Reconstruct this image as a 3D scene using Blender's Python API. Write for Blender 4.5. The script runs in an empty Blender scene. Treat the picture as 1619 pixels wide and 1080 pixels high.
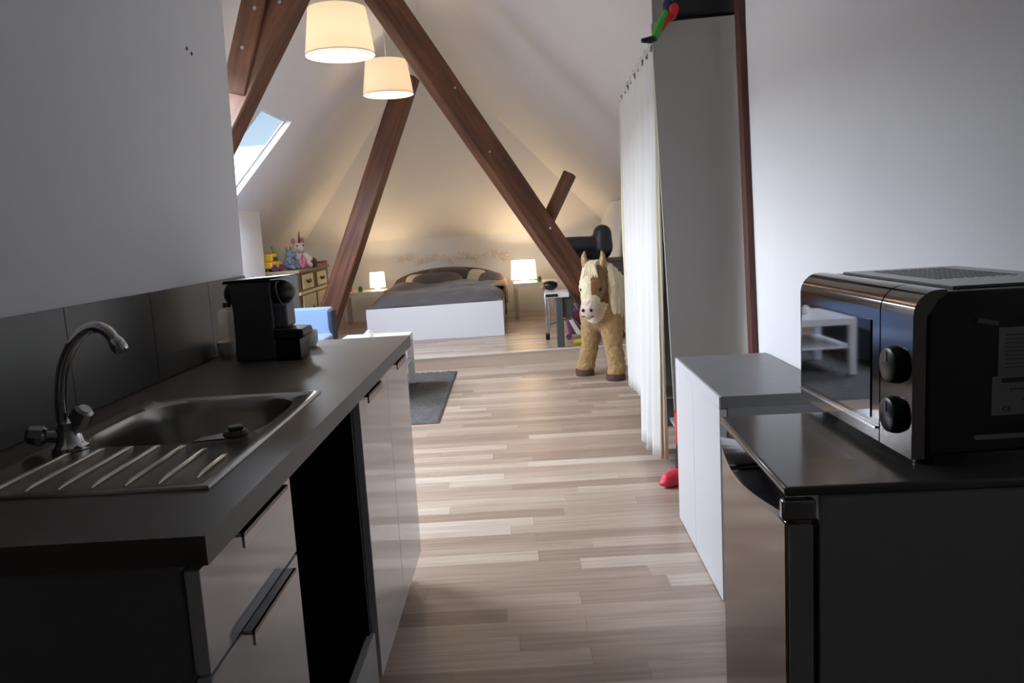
import bpy, bmesh, math, random
from mathutils import Vector, Matrix, noise
random.seed(7)
scene = bpy.context.scene
COL = scene.collection
PI = math.pi
R = math.radians

# ------------------------------------------------------------------ materials
def srgb(r, g, b):
    f = lambda c: (c / 255 / 12.92) if c / 255 <= 0.04045 else ((c / 255 + 0.055) / 1.055) ** 2.4
    return (f(r), f(g), f(b), 1)

def mat(name, col, rough=0.5, metal=0.0, spec=0.5, bump=0.0, bscale=60.0, var=0.0, vscale=8.0, stretch=(1, 1, 1),
        emit=None, estr=0.0, coat=0.0, sheen=0.0, vdetail=4.0):
    m = bpy.data.materials.new(name); m.use_nodes = True
    nt = m.node_tree; n = nt.nodes; b = n['Principled BSDF']
    b.inputs['Base Color'].default_value = col
    b.inputs['Roughness'].default_value = rough
    b.inputs['Metallic'].default_value = metal
    b.inputs['Specular IOR Level'].default_value = spec
    b.inputs['Coat Weight'].default_value = coat
    b.inputs['Sheen Weight'].default_value = sheen
    if emit:
        b.inputs['Emission Color'].default_value = emit
        b.inputs['Emission Strength'].default_value = estr
    tc = n.new('ShaderNodeTexCoord'); mp = n.new('ShaderNodeMapping'); mp.inputs['Scale'].default_value = stretch
    nt.links.new(tc.outputs['Object'], mp.inputs['Vector'])
    if var > 0:
        t = n.new('ShaderNodeTexNoise'); t.inputs['Scale'].default_value = vscale; t.inputs['Detail'].default_value = vdetail
        nt.links.new(mp.outputs['Vector'], t.inputs['Vector'])
        r = n.new('ShaderNodeMapRange'); r.inputs['From Min'].default_value = .25; r.inputs['From Max'].default_value = .75
        r.inputs['To Min'].default_value = 1 - var; r.inputs['To Max'].default_value = 1 + var
        nt.links.new(t.outputs['Fac'], r.inputs['Value'])
        mx = n.new('ShaderNodeVectorMath'); mx.operation = 'SCALE'; mx.inputs[0].default_value = col[:3]
        nt.links.new(r.outputs['Result'], mx.inputs['Scale'])
        nt.links.new(mx.outputs['Vector'], b.inputs['Base Color'])
    if bump > 0:
        t2 = n.new('ShaderNodeTexNoise'); t2.inputs['Scale'].default_value = bscale; t2.inputs['Detail'].default_value = 5
        nt.links.new(mp.outputs['Vector'], t2.inputs['Vector'])
        bp = n.new('ShaderNodeBump'); bp.inputs['Strength'].default_value = bump; bp.inputs['Distance'].default_value = .01
        nt.links.new(t2.outputs['Fac'], bp.inputs['Height'])
        nt.links.new(bp.outputs['Normal'], b.inputs['Normal'])
    return m

def floor_material(name, rowh=.092, plen=.85):
    m = bpy.data.materials.new(name); m.use_nodes = True
    nt = m.node_tree; n = nt.nodes; L = nt.links; b = n['Principled BSDF']
    geo = n.new('ShaderNodeNewGeometry'); sp = n.new('ShaderNodeSeparateXYZ'); L.new(geo.outputs['Position'], sp.inputs[0])
    def mth(op, a, bb=None, c=None):
        x = n.new('ShaderNodeMath'); x.operation = op
        for i, v in enumerate((a, bb, c)):
            if v is None: continue
            if isinstance(v, (int, float)): x.inputs[i].default_value = v
            else: L.new(v, x.inputs[i])
        return x.outputs[0]
    yr = mth('DIVIDE', sp.outputs['Y'], rowh); row = mth('FLOOR', yr); fy = mth('FRACT', yr)
    wn = n.new('ShaderNodeTexWhiteNoise'); wn.noise_dimensions = '1D'; L.new(row, wn.inputs['W'])
    xo = mth('ADD', mth('DIVIDE', sp.outputs['X'], plen), mth('MULTIPLY', wn.outputs['Value'], 7.3))
    idx = mth('FLOOR', xo); fx = mth('FRACT', xo)
    cb = n.new('ShaderNodeCombineXYZ'); L.new(row, cb.inputs[0]); L.new(idx, cb.inputs[1])
    w2 = n.new('ShaderNodeTexWhiteNoise'); w2.noise_dimensions = '3D'; L.new(cb.outputs[0], w2.inputs['Vector'])
    ramp = n.new('ShaderNodeValToRGB'); e = ramp.color_ramp.elements
    e[0].position = 0; e[0].color = srgb(158, 136, 120); e[1].position = 1; e[1].color = srgb(206, 190, 174)
    x = ramp.color_ramp.elements.new(.35); x.color = srgb(176, 155, 138)
    x = ramp.color_ramp.elements.new(.7); x.color = srgb(190, 171, 153)
    L.new(w2.outputs['Value'], ramp.inputs['Fac'])
    mp = n.new('ShaderNodeMapping'); mp.inputs['Scale'].default_value = (3, 60, 1)
    off = n.new('ShaderNodeVectorMath'); off.operation = 'ADD'
    L.new(geo.outputs['Position'], off.inputs[0]); L.new(w2.outputs['Color'], off.inputs[1])
    L.new(off.outputs[0], mp.inputs['Vector'])
    ns = n.new('ShaderNodeTexNoise'); ns.inputs['Scale'].default_value = 1.0; ns.inputs['Detail'].default_value = 6
    L.new(mp.outputs[0], ns.inputs['Vector'])
    g = n.new('ShaderNodeMapRange'); g.inputs['From Min'].default_value = .3; g.inputs['From Max'].default_value = .7
    g.inputs['To Min'].default_value = .8; g.inputs['To Max'].default_value = 1.12
    L.new(ns.outputs['Fac'], g.inputs['Value'])
    seam = mth('MULTIPLY', mth('GREATER_THAN', fy, .03), mth('GREATER_THAN', fx, .004))
    seam = mth('ADD', mth('MULTIPLY', seam, .2), .8)
    sc = n.new('ShaderNodeVectorMath'); sc.operation = 'SCALE'
    L.new(ramp.outputs['Color'], sc.inputs[0]); L.new(mth('MULTIPLY', g.outputs[0], seam), sc.inputs['Scale'])
    L.new(sc.outputs[0], b.inputs['Base Color'])
    b.inputs['Roughness'].default_value = .33
    b.inputs['Specular IOR Level'].default_value = .5
    return m

def wood_material(name, c1, c2, rough=.6, axis_scale=(14, 14, 1.2)):
    m = bpy.data.materials.new(name); m.use_nodes = True
    nt = m.node_tree; n = nt.nodes; L = nt.links; b = n['Principled BSDF']
    tc = n.new('ShaderNodeTexCoord'); mp = n.new('ShaderNodeMapping'); mp.inputs['Scale'].default_value = axis_scale
    L.new(tc.outputs['Object'], mp.inputs['Vector'])
    t = n.new('ShaderNodeTexNoise'); t.inputs['Scale'].default_value = 2.2; t.inputs['Detail'].default_value = 6; t.inputs['Distortion'].default_value = .6
    L.new(mp.outputs[0], t.inputs['Vector'])
    r = n.new('ShaderNodeValToRGB'); r.color_ramp.elements[0].position = .3; r.color_ramp.elements[1].position = .72
    r.color_ramp.elements[0].color = c1; r.color_ramp.elements[1].color = c2
    L.new(t.outputs['Fac'], r.inputs['Fac']); L.new(r.outputs['Color'], b.inputs['Base Color'])
    bp = n.new('ShaderNodeBump'); bp.inputs['Strength'].default_value = .25; bp.inputs['Distance'].default_value = .01
    L.new(t.outputs['Fac'], bp.inputs['Height']); L.new(bp.outputs['Normal'], b.inputs['Normal'])
    b.inputs['Roughness'].default_value = rough
    return m

def glass_material(name, tint=(1, 1, 1, 1), gl=.06):
    m = bpy.data.materials.new(name); m.use_nodes = True
    nt = m.node_tree; n = nt.nodes; n.clear()
    o = n.new('ShaderNodeOutputMaterial'); mx = n.new('ShaderNodeMixShader'); mx.inputs[0].default_value = gl
    t = n.new('ShaderNodeBsdfTransparent'); t.inputs[0].default_value = tint
    g = n.new('ShaderNodeBsdfGlossy'); g.inputs['Roughness'].default_value = .03
    nt.links.new(t.outputs[0], mx.inputs[1]); nt.links.new(g.outputs[0], mx.inputs[2]); nt.links.new(mx.outputs[0], o.inputs[0])
    return m

def shade_material(name, col, emit, estr):
    m = bpy.data.materials.new(name); m.use_nodes = True
    nt = m.node_tree; n = nt.nodes; n.clear(); L = nt.links
    o = n.new('ShaderNodeOutputMaterial'); a = n.new('ShaderNodeAddShader'); mx = n.new('ShaderNodeMixShader'); mx.inputs[0].default_value = .5
    d = n.new('ShaderNodeBsdfDiffuse'); d.inputs[0].default_value = col
    t = n.new('ShaderNodeBsdfTranslucent'); t.inputs[0].default_value = col
    e = n.new('ShaderNodeEmission'); e.inputs[0].default_value = emit; e.inputs[1].default_value = estr
    L.new(d.outputs[0], mx.inputs[1]); L.new(t.outputs[0], mx.inputs[2]); L.new(mx.outputs[0], a.inputs[0]); L.new(e.outputs[0], a.inputs[1])
    L.new(a.outputs[0], o.inputs[0])
    return m

M = {}
M['wall'] = mat('white_wall_paint', srgb(228, 229, 230), .9, spec=.2, bump=.05, bscale=90, var=.02, vscale=3)
M['roof'] = mat('white_roof_plaster', srgb(226, 225, 223), .9, spec=.2, bump=.05, bscale=60, var=.02, vscale=2)
M['floor'] = floor_material('laminate_floor')
M['beam'] = wood_material('stained_beam', srgb(70, 42, 30), srgb(122, 77, 50), .6, (9, 9, .8))
M['post'] = wood_material('reddish_post', srgb(70, 34, 26), srgb(104, 54, 40), .5)
M['grey_top'] = mat('grey_worktop', srgb(84, 79, 74), .42, var=.06, vscale=18, spec=.4)
M['grey_top_low'] = mat('pale_grey_worktop', srgb(122, 121, 122), .4, var=.05, vscale=18)
M['white_gloss'] = mat('white_gloss_front', srgb(184, 186, 190), .1, spec=.5, coat=.5)
M['side_grey'] = mat('grey_side_board', srgb(140, 141, 144), .5)
M['unseen_wall'] = mat('unseen_wall_grey', srgb(176, 174, 172), .8)  # made-up grey for the unseen wall, dulls bounce light near the camera
M['anthracite'] = mat('anthracite_panel', srgb(112, 112, 114), .6)
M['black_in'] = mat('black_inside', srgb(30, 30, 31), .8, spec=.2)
M['rail'] = mat('grey_rail', srgb(150, 152, 154), .4)
M['tile'] = mat('dark_tile', srgb(70, 70, 69), .32, var=.05, vscale=4)
M['grout'] = mat('grout', srgb(48, 48, 48), .9)
M['steel'] = mat('brushed_steel', srgb(158, 155, 150), .25, metal=1, var=.05, vscale=3, stretch=(1, 30, 1))
M['chrome'] = mat('chrome', srgb(215, 215, 218), .08, metal=1)
M['dark_chrome'] = mat('dark_chrome', srgb(150, 150, 154), .16, metal=1)
M['black_plastic'] = mat('black_plastic', srgb(24, 24, 25), .35, spec=.4)
M['dark_plastic'] = mat('charcoal_plastic', srgb(62, 61, 58), .45)
M['grey_plastic'] = mat('grey_plastic', srgb(84, 88, 92), .4)
M['clear'] = glass_material('clear_plastic', (.9, .9, .9, 1), .1)
M['pane'] = glass_material('window_glass', (.97, .98, 1, 1), .03)
M['white'] = mat('white_ceramic', srgb(235, 233, 228), .3)
M['fridge_side'] = mat('fridge_side', srgb(152, 154, 158), .5)
M['fridge_front'] = mat('fridge_front_metal', srgb(128, 121, 116), .13, metal=.9)
M['fridge_top'] = mat('fridge_top', srgb(88, 87, 84), .16, spec=.5)
M['mw_black'] = mat('microwave_black', srgb(16, 16, 17), .3)
M['mw_mirror'] = mat('microwave_mirror', srgb(124, 125, 130), .03, metal=1)
M['mw_chrome'] = mat('microwave_bronze_chrome', srgb(104, 98, 94), .1, metal=1)
M['mw_plate'] = mat('microwave_plate', srgb(112, 113, 116), .22, spec=.7)
M['label'] = mat('grey_sticker', srgb(150, 150, 154), .6)
M['label_dark'] = mat('sticker_print', srgb(70, 70, 74), .7)
M['label_mid'] = mat('sticker_print_pale', srgb(112, 112, 116), .7)
M['wardrobe'] = mat('grey_white_board', srgb(176, 174, 170), .55)
M['white_lam'] = mat('white_laminate', srgb(216, 218, 222), .3)
M['curtain'] = mat('white_curtain', srgb(212, 212, 208), .9, sheen=.2, bump=.1, bscale=200)
M['cream_curtain'] = mat('cream_curtain', srgb(214, 206, 180), .9, sheen=.2, bump=.1, bscale=200)
M['copper'] = mat('brown_rod', srgb(120, 70, 50), .4, metal=.3)
M['pink'] = mat('pink_plastic', srgb(214, 60, 100), .5)
M['red'] = mat('red_cloth', srgb(200, 40, 40), .8)
M['redpink'] = mat('red_pink_rubber', srgb(222, 48, 74), .5)
M['green'] = mat('green_cloth', srgb(70, 170, 60), .8)
M['blue_dark'] = mat('navy_cloth', srgb(34, 36, 84), .8)
M['yellow'] = mat('yellow_rubber', srgb(226, 206, 40), .5)
M['yellow_toy'] = mat('yellow_plastic', srgb(214, 170, 50), .5)
M['sofa'] = mat('blue_fabric', srgb(120, 145, 190), .9, sheen=.3, bump=.15, bscale=250)
M['sofa_dark'] = mat('navy_fabric', srgb(58, 64, 82), .9, bump=.15, bscale=250)
M['rug'] = mat('grey_shag', srgb(96, 94, 94), .95, bump=.9, bscale=60, var=.25, vscale=24)
M['duvet'] = mat('grey_duvet', srgb(92, 88, 92), .9, bump=.2, bscale=14, sheen=.2)
M['pillow_dark'] = mat('dark_pillow', srgb(84, 77, 78), .9, sheen=.2)
M['pillow_cream'] = mat('cream_pillow', srgb(204, 192, 172), .9)
M['headboard'] = mat('taupe_headboard', srgb(96, 84, 74), .85, bump=.1, bscale=90)
M['mattress'] = mat('mattress', srgb(205, 196, 184), .9)
M['throw'] = mat('beige_throw', srgb(168, 148, 120), .9, bump=.3, bscale=40)
M['bed_white'] = mat('bed_white', srgb(226, 228, 234), .35)
M['lack'] = mat('white_table', srgb(226, 227, 230), .25)
M['lack_far'] = mat('beige_table', srgb(206, 196, 178), .4)
M['shade'] = shade_material('pendant_shade', srgb(232, 222, 206), (1, .83, .64, 1), .19)
M['shade_in'] = shade_material('shade_lining', srgb(250, 244, 232), (1, .9, .74, 1), .35)
M['bshade'] = shade_material('bedside_shade', srgb(250, 240, 220), (1, .82, .55, 1), 1.6)
M['bulb'] = mat('bulb', (1, .9, .7, 1), .4, emit=(1, .82, .58, 1), estr=12)
M['cord'] = mat('white_cord', srgb(225, 220, 210), .5)
M['dresser'] = mat('grey_dresser', srgb(92, 92, 88), .6, var=.1, vscale=6)
M['dresser_top'] = mat('worn_wood_top', srgb(150, 134, 108), .6, var=.15, vscale=8, stretch=(6, 1, 6))
M['dresser_front'] = mat('cream_front', srgb(214, 200, 160), .5)
M['dresser_frame'] = mat('brown_frame', srgb(96, 68, 46), .6)
M['dark_wood'] = mat('dark_wood', srgb(78, 62, 54), .55, var=.15, vscale=6, stretch=(1, 8, 8))
M['bag'] = mat('black_leather', srgb(30, 32, 34), .5, bump=.1, bscale=50)
M['fur_tan'] = mat('tan_plush', srgb(168, 136, 90), .95, bump=.6, bscale=70, var=.18, vscale=26, sheen=.3)
M['fur_brown'] = mat('brown_plush', srgb(134, 98, 58), .95, bump=.6, bscale=70, var=.15, vscale=26, sheen=.3)
M['fur_cream'] = mat('cream_plush', srgb(226, 212, 176), .95, bump=.6, bscale=60, var=.1, vscale=26, sheen=.3)
M['fur_pink'] = mat('pale_muzzle_plush', srgb(214, 196, 184), .95, bump=.3, bscale=80)
M['hoof'] = mat('brown_hoof', srgb(88, 64, 54), .8)
M['eye'] = mat('dark_eye', srgb(25, 18, 14), .1)
M['flower'] = mat('pale_flower', srgb(226, 218, 206), .8)
M['plant'] = mat('green_plant', srgb(90, 130, 50), .6)
M['silver'] = mat('silver_tube', srgb(190, 190, 192), .25, metal=.9)
M['post_grey'] = mat('grey_stand_post', srgb(76, 80, 82), .5)
M['purple'] = mat('purple_fabric', srgb(110, 56, 92), .8)
M['plug'] = mat('plug_hole', srgb(50, 50, 50), .9)
M['brass'] = mat('beige_fitting', srgb(150, 130, 100), .6)
M['unicorn'] = mat('white_plush', srgb(205, 190, 180), .95)
M['pink_plush'] = mat('rose_plush', srgb(190, 120, 130), .95)
M['bluegrey'] = mat('blue_grey_plush', srgb(110, 122, 134), .95)
M['frame_grey'] = mat('window_frame', srgb(200, 200, 198), .5)

# ------------------------------------------------------------------ builders
class B:
    def __init__(s): s.bm = bmesh.new()
    def box(s, x0, x1, y0, y1, z0, z1):
        v = [s.bm.verts.new(p) for p in ((x0, y0, z0), (x1, y0, z0), (x1, y1, z0), (x0, y1, z0), (x0, y0, z1), (x1, y0, z1), (x1, y1, z1), (x0, y1, z1))]
        for f in ((3, 2, 1, 0), (4, 5, 6, 7), (0, 1, 5, 4), (1, 2, 6, 5), (2, 3, 7, 6), (3, 0, 4, 7)): s.bm.faces.new([v[i] for i in f])
        return s
    def hexa(s, pts):      # 8 points, bottom ring then top ring
        v = [s.bm.verts.new(p) for p in pts]
        for f in ((3, 2, 1, 0), (4, 5, 6, 7), (0, 1, 5, 4), (1, 2, 6, 5), (2, 3, 7, 6), (3, 0, 4, 7)): s.bm.faces.new([v[i] for i in f])
        return s
    def face(s, pts):
        s.bm.faces.new([s.bm.verts.new(p) for p in pts]); return s
    def prism(s, poly, axis, a, b):
        """poly: 2D points in the plane of the two other axes (cyclic order), extruded along axis from a to b"""
        def P(p, t):
            if axis == 'x': return (t, p[0], p[1])
            if axis == 'y': return (p[0], t, p[1])
            return (p[0], p[1], t)
        A = [s.bm.verts.new(P(p, a)) for p in poly]; Bv = [s.bm.verts.new(P(p, b)) for p in poly]
        n = len(poly)
        s.bm.faces.new(A); s.bm.faces.new(list(reversed(Bv)))
        for i in range(n): s.bm.faces.new((A[i], Bv[i], Bv[(i + 1) % n], A[(i + 1) % n]))
        return s
    def cyl(s, p0, p1, r0, r1=None, n=24, caps=True):
        r1 = r0 if r1 is None else r1
        return s.tube([p0, p1], [r0, r1], n, caps)
    def tube(s, pts, rad, n=16, caps=True, flat=1.0):
        pts = [Vector(p) for p in pts]
        if isinstance(rad, (int, float)): rad = [rad] * len(pts)
        rings = []; prev = None
        for i, p in enumerate(pts):
            d = (pts[min(i + 1, len(pts) - 1)] - pts[max(i - 1, 0)]).normalized()
            if prev is None:
                up = Vector((0, 0, 1)) if abs(d.z) < .9 else Vector((1, 0, 0))
                u = d.cross(up).normalized()
            else:
                u = (prev - d * prev.dot(d)).normalized()
            prev = u; w = d.cross(u)
            rings.append([s.bm.verts.new(p + (u * math.cos(2 * PI * k / n) + w * math.sin(2 * PI * k / n) * flat) * rad[i]) for k in range(n)])
        for a, b in zip(rings, rings[1:]):
            for k in range(n): s.bm.faces.new((a[k], a[(k + 1) % n], b[(k + 1) % n], b[k]))
        if caps:
            s.bm.faces.new(list(reversed(rings[0]))); s.bm.faces.new(rings[-1])
        return s
    def lathe(s, prof, c=(0, 0, 0), n=40, closed=False):
        rings = []
        for r, z in prof:
            rings.append([s.bm.verts.new((c[0] + r * math.cos(2 * PI * k / n), c[1] + r * math.sin(2 * PI * k / n), c[2] + z)) for k in range(n)])
        pr = list(zip(rings, rings[1:]))
        if closed: pr.append((rings[-1], rings[0]))
        for a, b in pr:
            for k in range(n): s.bm.faces.new((a[k], a[(k + 1) % n], b[(k + 1) % n], b[k]))
        if not closed:
            if prof[0][0] > 1e-5: s.bm.faces.new(list(reversed(rings[0])))
            if prof[-1][0] > 1e-5: s.bm.faces.new(rings[-1])
        return s
    def ball(s, c, r, sc=(1, 1, 1), seg=20, rot=None):
        mt = Matrix.Translation(c)
        if rot: mt = mt @ rot
        mt = mt @ Matrix.Diagonal((r * sc[0], r * sc[1], r * sc[2], 1))
        bmesh.ops.create_uvsphere(s.bm, u_segments=seg, v_segments=max(8, seg // 2), radius=1, matrix=mt)
        return s
    def capsule(s, p0, p1, r0, r1, k=7):
        p0, p1 = Vector(p0), Vector(p1)
        for i in range(k + 1):
            t = i / k; s.ball(p0.lerp(p1, t), r0 + (r1 - r0) * t, seg=16)
        return s
    def beam(s, p0, p1, wdir, w, ddir, d):
        """square beam between two points, width w along wdir, depth d along ddir"""
        p0, p1 = Vector(p0), Vector(p1); wd = Vector(wdir).normalized() * w / 2; dd = Vector(ddir).normalized() * d / 2
        return s.hexa([p0 - wd - dd, p0 + wd - dd, p0 + wd + dd, p0 - wd + dd, p1 - wd - dd, p1 + wd - dd, p1 + wd + dd, p1 - wd + dd])
    def done(s, name, m, parent=None, bevel=0, seg=2, smooth=40, sub=0, solid=0):
        bmesh.ops.remove_doubles(s.bm, verts=s.bm.verts, dist=1e-6)
        bmesh.ops.recalc_face_normals(s.bm, faces=s.bm.faces)
        me = bpy.data.meshes.new(name); s.bm.to_mesh(me); s.bm.free()
        for mm in (m if isinstance(m, (list, tuple)) else [m]): me.materials.append(M[mm])
        o = bpy.data.objects.new(name, me); COL.objects.link(o)
        if parent is not None: o.parent = parent
        if smooth:
            for p in me.polygons: p.use_smooth = True
            me.set_sharp_from_angle(angle=R(smooth))
        if solid:
            md = o.modifiers.new('thick', 'SOLIDIFY'); md.thickness = solid; md.offset = 0
        if bevel:
            md = o.modifiers.new('edge', 'BEVEL'); md.width = bevel; md.segments = seg; md.limit_method = 'ANGLE'; md.angle_limit = R(40)
            md.harden_normals = False
        if sub:
            md = o.modifiers.new('sub', 'SUBSURF'); md.levels = sub; md.render_levels = sub
        return o

def tag(o, label, cat, group=None):
    o['label'] = label; o['category'] = cat
    if group: o['group'] = group
    return o

def thing(name, label, cat, loc=(0, 0, 0), rz=0, group=None):
    o = bpy.data.objects.new(name, None); COL.objects.link(o); o.location = loc; o.rotation_euler = (0, 0, rz)
    o.empty_display_size = .05
    return tag(o, label, cat, group)

def struct(o): o['kind'] = 'structure'; return o

def fuse(b, voxel, smooth_it=6, disp=0, dscale=.05):
    """blend overlapping bodies into one continuous skin"""
    me = bpy.data.meshes.new('tmp'); b.bm.to_mesh(me); b.bm.free()
    o = bpy.data.objects.new('tmp', me); COL.objects.link(o)
    r = o.modifiers.new('r', 'REMESH'); r.mode = 'VOXEL'; r.voxel_size = voxel
    sm = o.modifiers.new('s', 'SMOOTH'); sm.iterations = smooth_it; sm.factor = .5
    bpy.context.view_layer.update()
    ev = o.evaluated_get(bpy.context.evaluated_depsgraph_get())
    res = bpy.data.meshes.new_from_object(ev)
    bpy.data.objects.remove(o); bpy.data.meshes.remove(me)
    if disp:
        nrm = [v.normal.copy() for v in res.vertices]
        for v, nn in zip(res.vertices, nrm):
            v.co += nn * disp * noise.noise(v.co / dscale)
    for p in res.polygons: p.use_smooth = True
    return res

def mesh_obj(name, me, mats, parent=None):
    for mm in mats: me.materials.append(M[mm])
    o = bpy.data.objects.new(name, me); COL.objects.link(o)
    if parent is not None: o.parent = parent
    return o

# ------------------------------------------------------------------ the shell
def zl(x): return 1.09 + 1.1127 * (x + 2.89)                 # left roof slope
A = Vector((-.865, 9.3, 3.343)); Bc = Vector((1.202, 10.8, 1.325)); Cc = Vector((.9, 5.2, 2.62))
nr = (Bc - A).cross(Cc - A)
def zr(x, y): return A.z - (nr.x * (x - A.x) + nr.y * (y - A.y)) / nr.z
def xr(z, y): return A.x - (nr.z * (z - A.z) + nr.y * (y - A.y)) / nr.x
def xridge(y):
    lo, hi = -2.0, 1.5
    for _ in range(50):
        m = (lo + hi) / 2
        if zl(m) < zr(m, y): lo = m
        else: hi = m
    return lo
Y0, YB, YP = -1.3, 10.8, 2.83
XL, XO = -3.75, 1.95
HA = (xridge(9.3), 9.3)

struct(B().box(XL - .2, XO + .2, Y0 - .1, YB + .1, -.1, 0).done('floor', 'floor', smooth=0))
# raised sleeping platform, its front edge slightly out of square
yf = lambda x: 7.235 + .08 * x
struct(B().prism([(XL, yf(XL) + .01), (XO, yf(XO) + .01), (XO, YB), (XL, YB)], 'z', .0, .118).done('floor_platform', 'floor', smooth=0))
M['step'] = mat('step_edge', srgb(200, 184, 170), .4, var=.08, vscale=3, stretch=(1, 8, 30))
M['nosing'] = mat('step_nosing', srgb(222, 214, 205), .25)
struct(B().prism([(XL, yf(XL)), (XO, yf(XO)), (XO, yf(XO) + .012), (XL, yf(XL) + .012)], 'z', 0, .112).done('trim_1', 'step', smooth=0))
struct(B().prism([(XL, yf(XL) - .008), (XO, yf(XO) - .008), (XO, yf(XO) + .03), (XL, yf(XL) + .03)], 'z', .112, .124).done('trim_2', 'nosing', smooth=0))

# left roof with two skylight openings
SKX0, SKX1 = -2.40, -1.83
SK = [(3.42, 4.72), (6.26, 7.05)]
b = B(); TH = .0
cuts = [Y0] + [y for s in SK for y in s] + [9.3]
def lp(x, y): return (x, y, zl(x))
for i in range(len(cuts) - 1):
    ya, yb = cuts[i], cuts[i + 1]
    xa, xb = xridge(ya), xridge(yb)
    if (ya, yb) in SK:
        b.face([lp(XL, ya), lp(SKX0, ya), lp(SKX0, yb), lp(XL, yb)])
        b.face([lp(SKX1, ya), lp(xa, ya), lp(xb, yb), lp(SKX1, yb)])
    else:
        b.face([lp(XL, ya), lp(SKX0, ya), lp(SKX0, yb), lp(XL, yb)])
        b.face([lp(SKX0, ya), lp(SKX1, ya), lp(SKX1, yb), lp(SKX0, yb)])
        b.face([lp(SKX1, ya), lp(xa, ya), lp(xb, yb), lp(SKX1, yb)])
xk = -2.89 + (1.19 - 1.09) / 1.1127
b.face([lp(XL, 9.3), lp(xridge(9.3), 9.3), (xk, YB, 1.19), lp(XL, YB)])
struct(b.done('ceiling_left', 'roof', smooth=0))
# right roof
xrk = xr(1.19, YB)
b = B().face([(xridge(Y0), Y0, zl(xridge(Y0))), (XO + .1, Y0, zr(XO + .1, Y0)), (XO + .1, YB, zr(XO + .1, YB)), (xrk, YB, 1.19), (HA[0], 9.3, zl(HA[0]))])
struct(b.done('ceiling_right', 'roof', smooth=0))
struct(B().face([(xk, YB, 1.19), (xrk, YB, 1.19), (HA[0], 9.3, zl(HA[0]))]).done('ceiling_back', 'roof', smooth=0))
struct(B().box(XL - .1, XO + .1, YB, YB + .1, 0, 1.19).done('wall_back', 'wall', smooth=0))
struct(B().box(XO, XO + .1, Y0, YB, 0, 3.2).done('wall_outer_right', 'wall', smooth=0))
struct(B().prism([(YP, 0), (7.97, 0), (7.97, zl(-2.47) + .01), (YP, zl(-2.47) + .01)], 'x', -2.55, -2.47).done('wall_knee_left', 'wall', smooth=0))
struct(B().box(1.24, 1.32, 7.4, YB, .118, 1.5).done('wall_knee_right', 'wall', smooth=0))
# kitchen corridor
yp = lambda z: YP + .073 * (z - 1.137)
struct(B().prism([(Y0, 0), (yp(0), 0), (yp(3.3), 3.3), (Y0, 3.3)], 'x', -1.06, -.956).done('wall_left', 'wall', smooth=0))
struct(B().box(-2.6, -1.06, 2.5, 2.6, 0, 3.3).done('wall_behind_kitchen', 'wall', smooth=0))
yw = lambda z: 3.315 + .086 * (z - .69)
struct(B().prism([(Y0, 0), (yw(0), 0), (yw(3.0), 3.0), (Y0, 3.0)], 'x', 1.03, 1.12).done('wall_right', 'wall', smooth=0))
struct(B().box(-1.06, 1.12, Y0 - .1, Y0, 0, 4.5).done('wall_front', 'unseen_wall', smooth=0))
struct(B().box(-1.06, 1.12, Y0, 2.3, 2.6, 2.7).done('ceiling_kitchen', 'wall', smooth=0))
struct(B().box(-1.06, 1.12, 2.3, 2.4, 2.6, 4.5).done('wall_above_kitchen', 'wall', smooth=0))
struct(B().hexa([(1.004, yw(0) + .005, 0), (1.03, yw(0) + .005, 0), (1.03, yw(0) + .07, 0), (1.004, yw(0) + .07, 0),
                 (1.004, yw(2.7) + .005, 2.7), (1.03, yw(2.7) + .005, 2.7), (1.03, yw(2.7) + .07, 2.7), (1.004, yw(2.7) + .07, 2.7)]).done('trim_3', 'post', smooth=0))
# small unused wall plugs
for (y, z, k) in ((1.706, 1.938, 'upper plug hole of the pair high on the grey wall at left'), (1.745, 1.928, 'lower plug hole of the pair high on the grey wall at left'),
                  (2.53, 1.853, 'upper plug hole of the pair near the end of the left wall'), (2.565, 1.845, 'lower plug hole of the pair near the end of the left wall')):
    tag(B().cyl((-.958, y, z), (-.954, y, z), .0055, n=14).done('wall_plug', 'plug'), k, 'wall plug', 'old wall plugs on the left wall')

# skylights: lining, frame, pane
for i, (ya, yb) in enumerate(SK):
    up = Vector((-1.1127, 0, 1)).normalized() * .06
    c = [Vector(lp(SKX0, ya)), Vector(lp(SKX1, ya)), Vector(lp(SKX1, yb)), Vector(lp(SKX0, yb))]
    b = B()
    for k in range(4):
        p, q = c[k], c[(k + 1) % 4]
        b.face([p, q, q + up, p + up])
    w = struct(b.done('window_%d' % (i + 1), 'frame_grey', smooth=0))
    f = B(); u2 = up * .8
    for k in range(4):
        p, q = c[k] + u2, c[(k + 1) % 4] + u2
        ctr = sum(c, Vector()) / 4 + u2
        pi, qi = p + (ctr - p).normalized() * .05, q + (ctr - q).normalized() * .05
        f.face([p, q, qi, pi])
    fr = f.done('window_frame', 'frame_grey', w, smooth=0)
    B().face([p + up * .7 for p in c]).done('glass_pane', 'pane', w, smooth=0)

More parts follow.
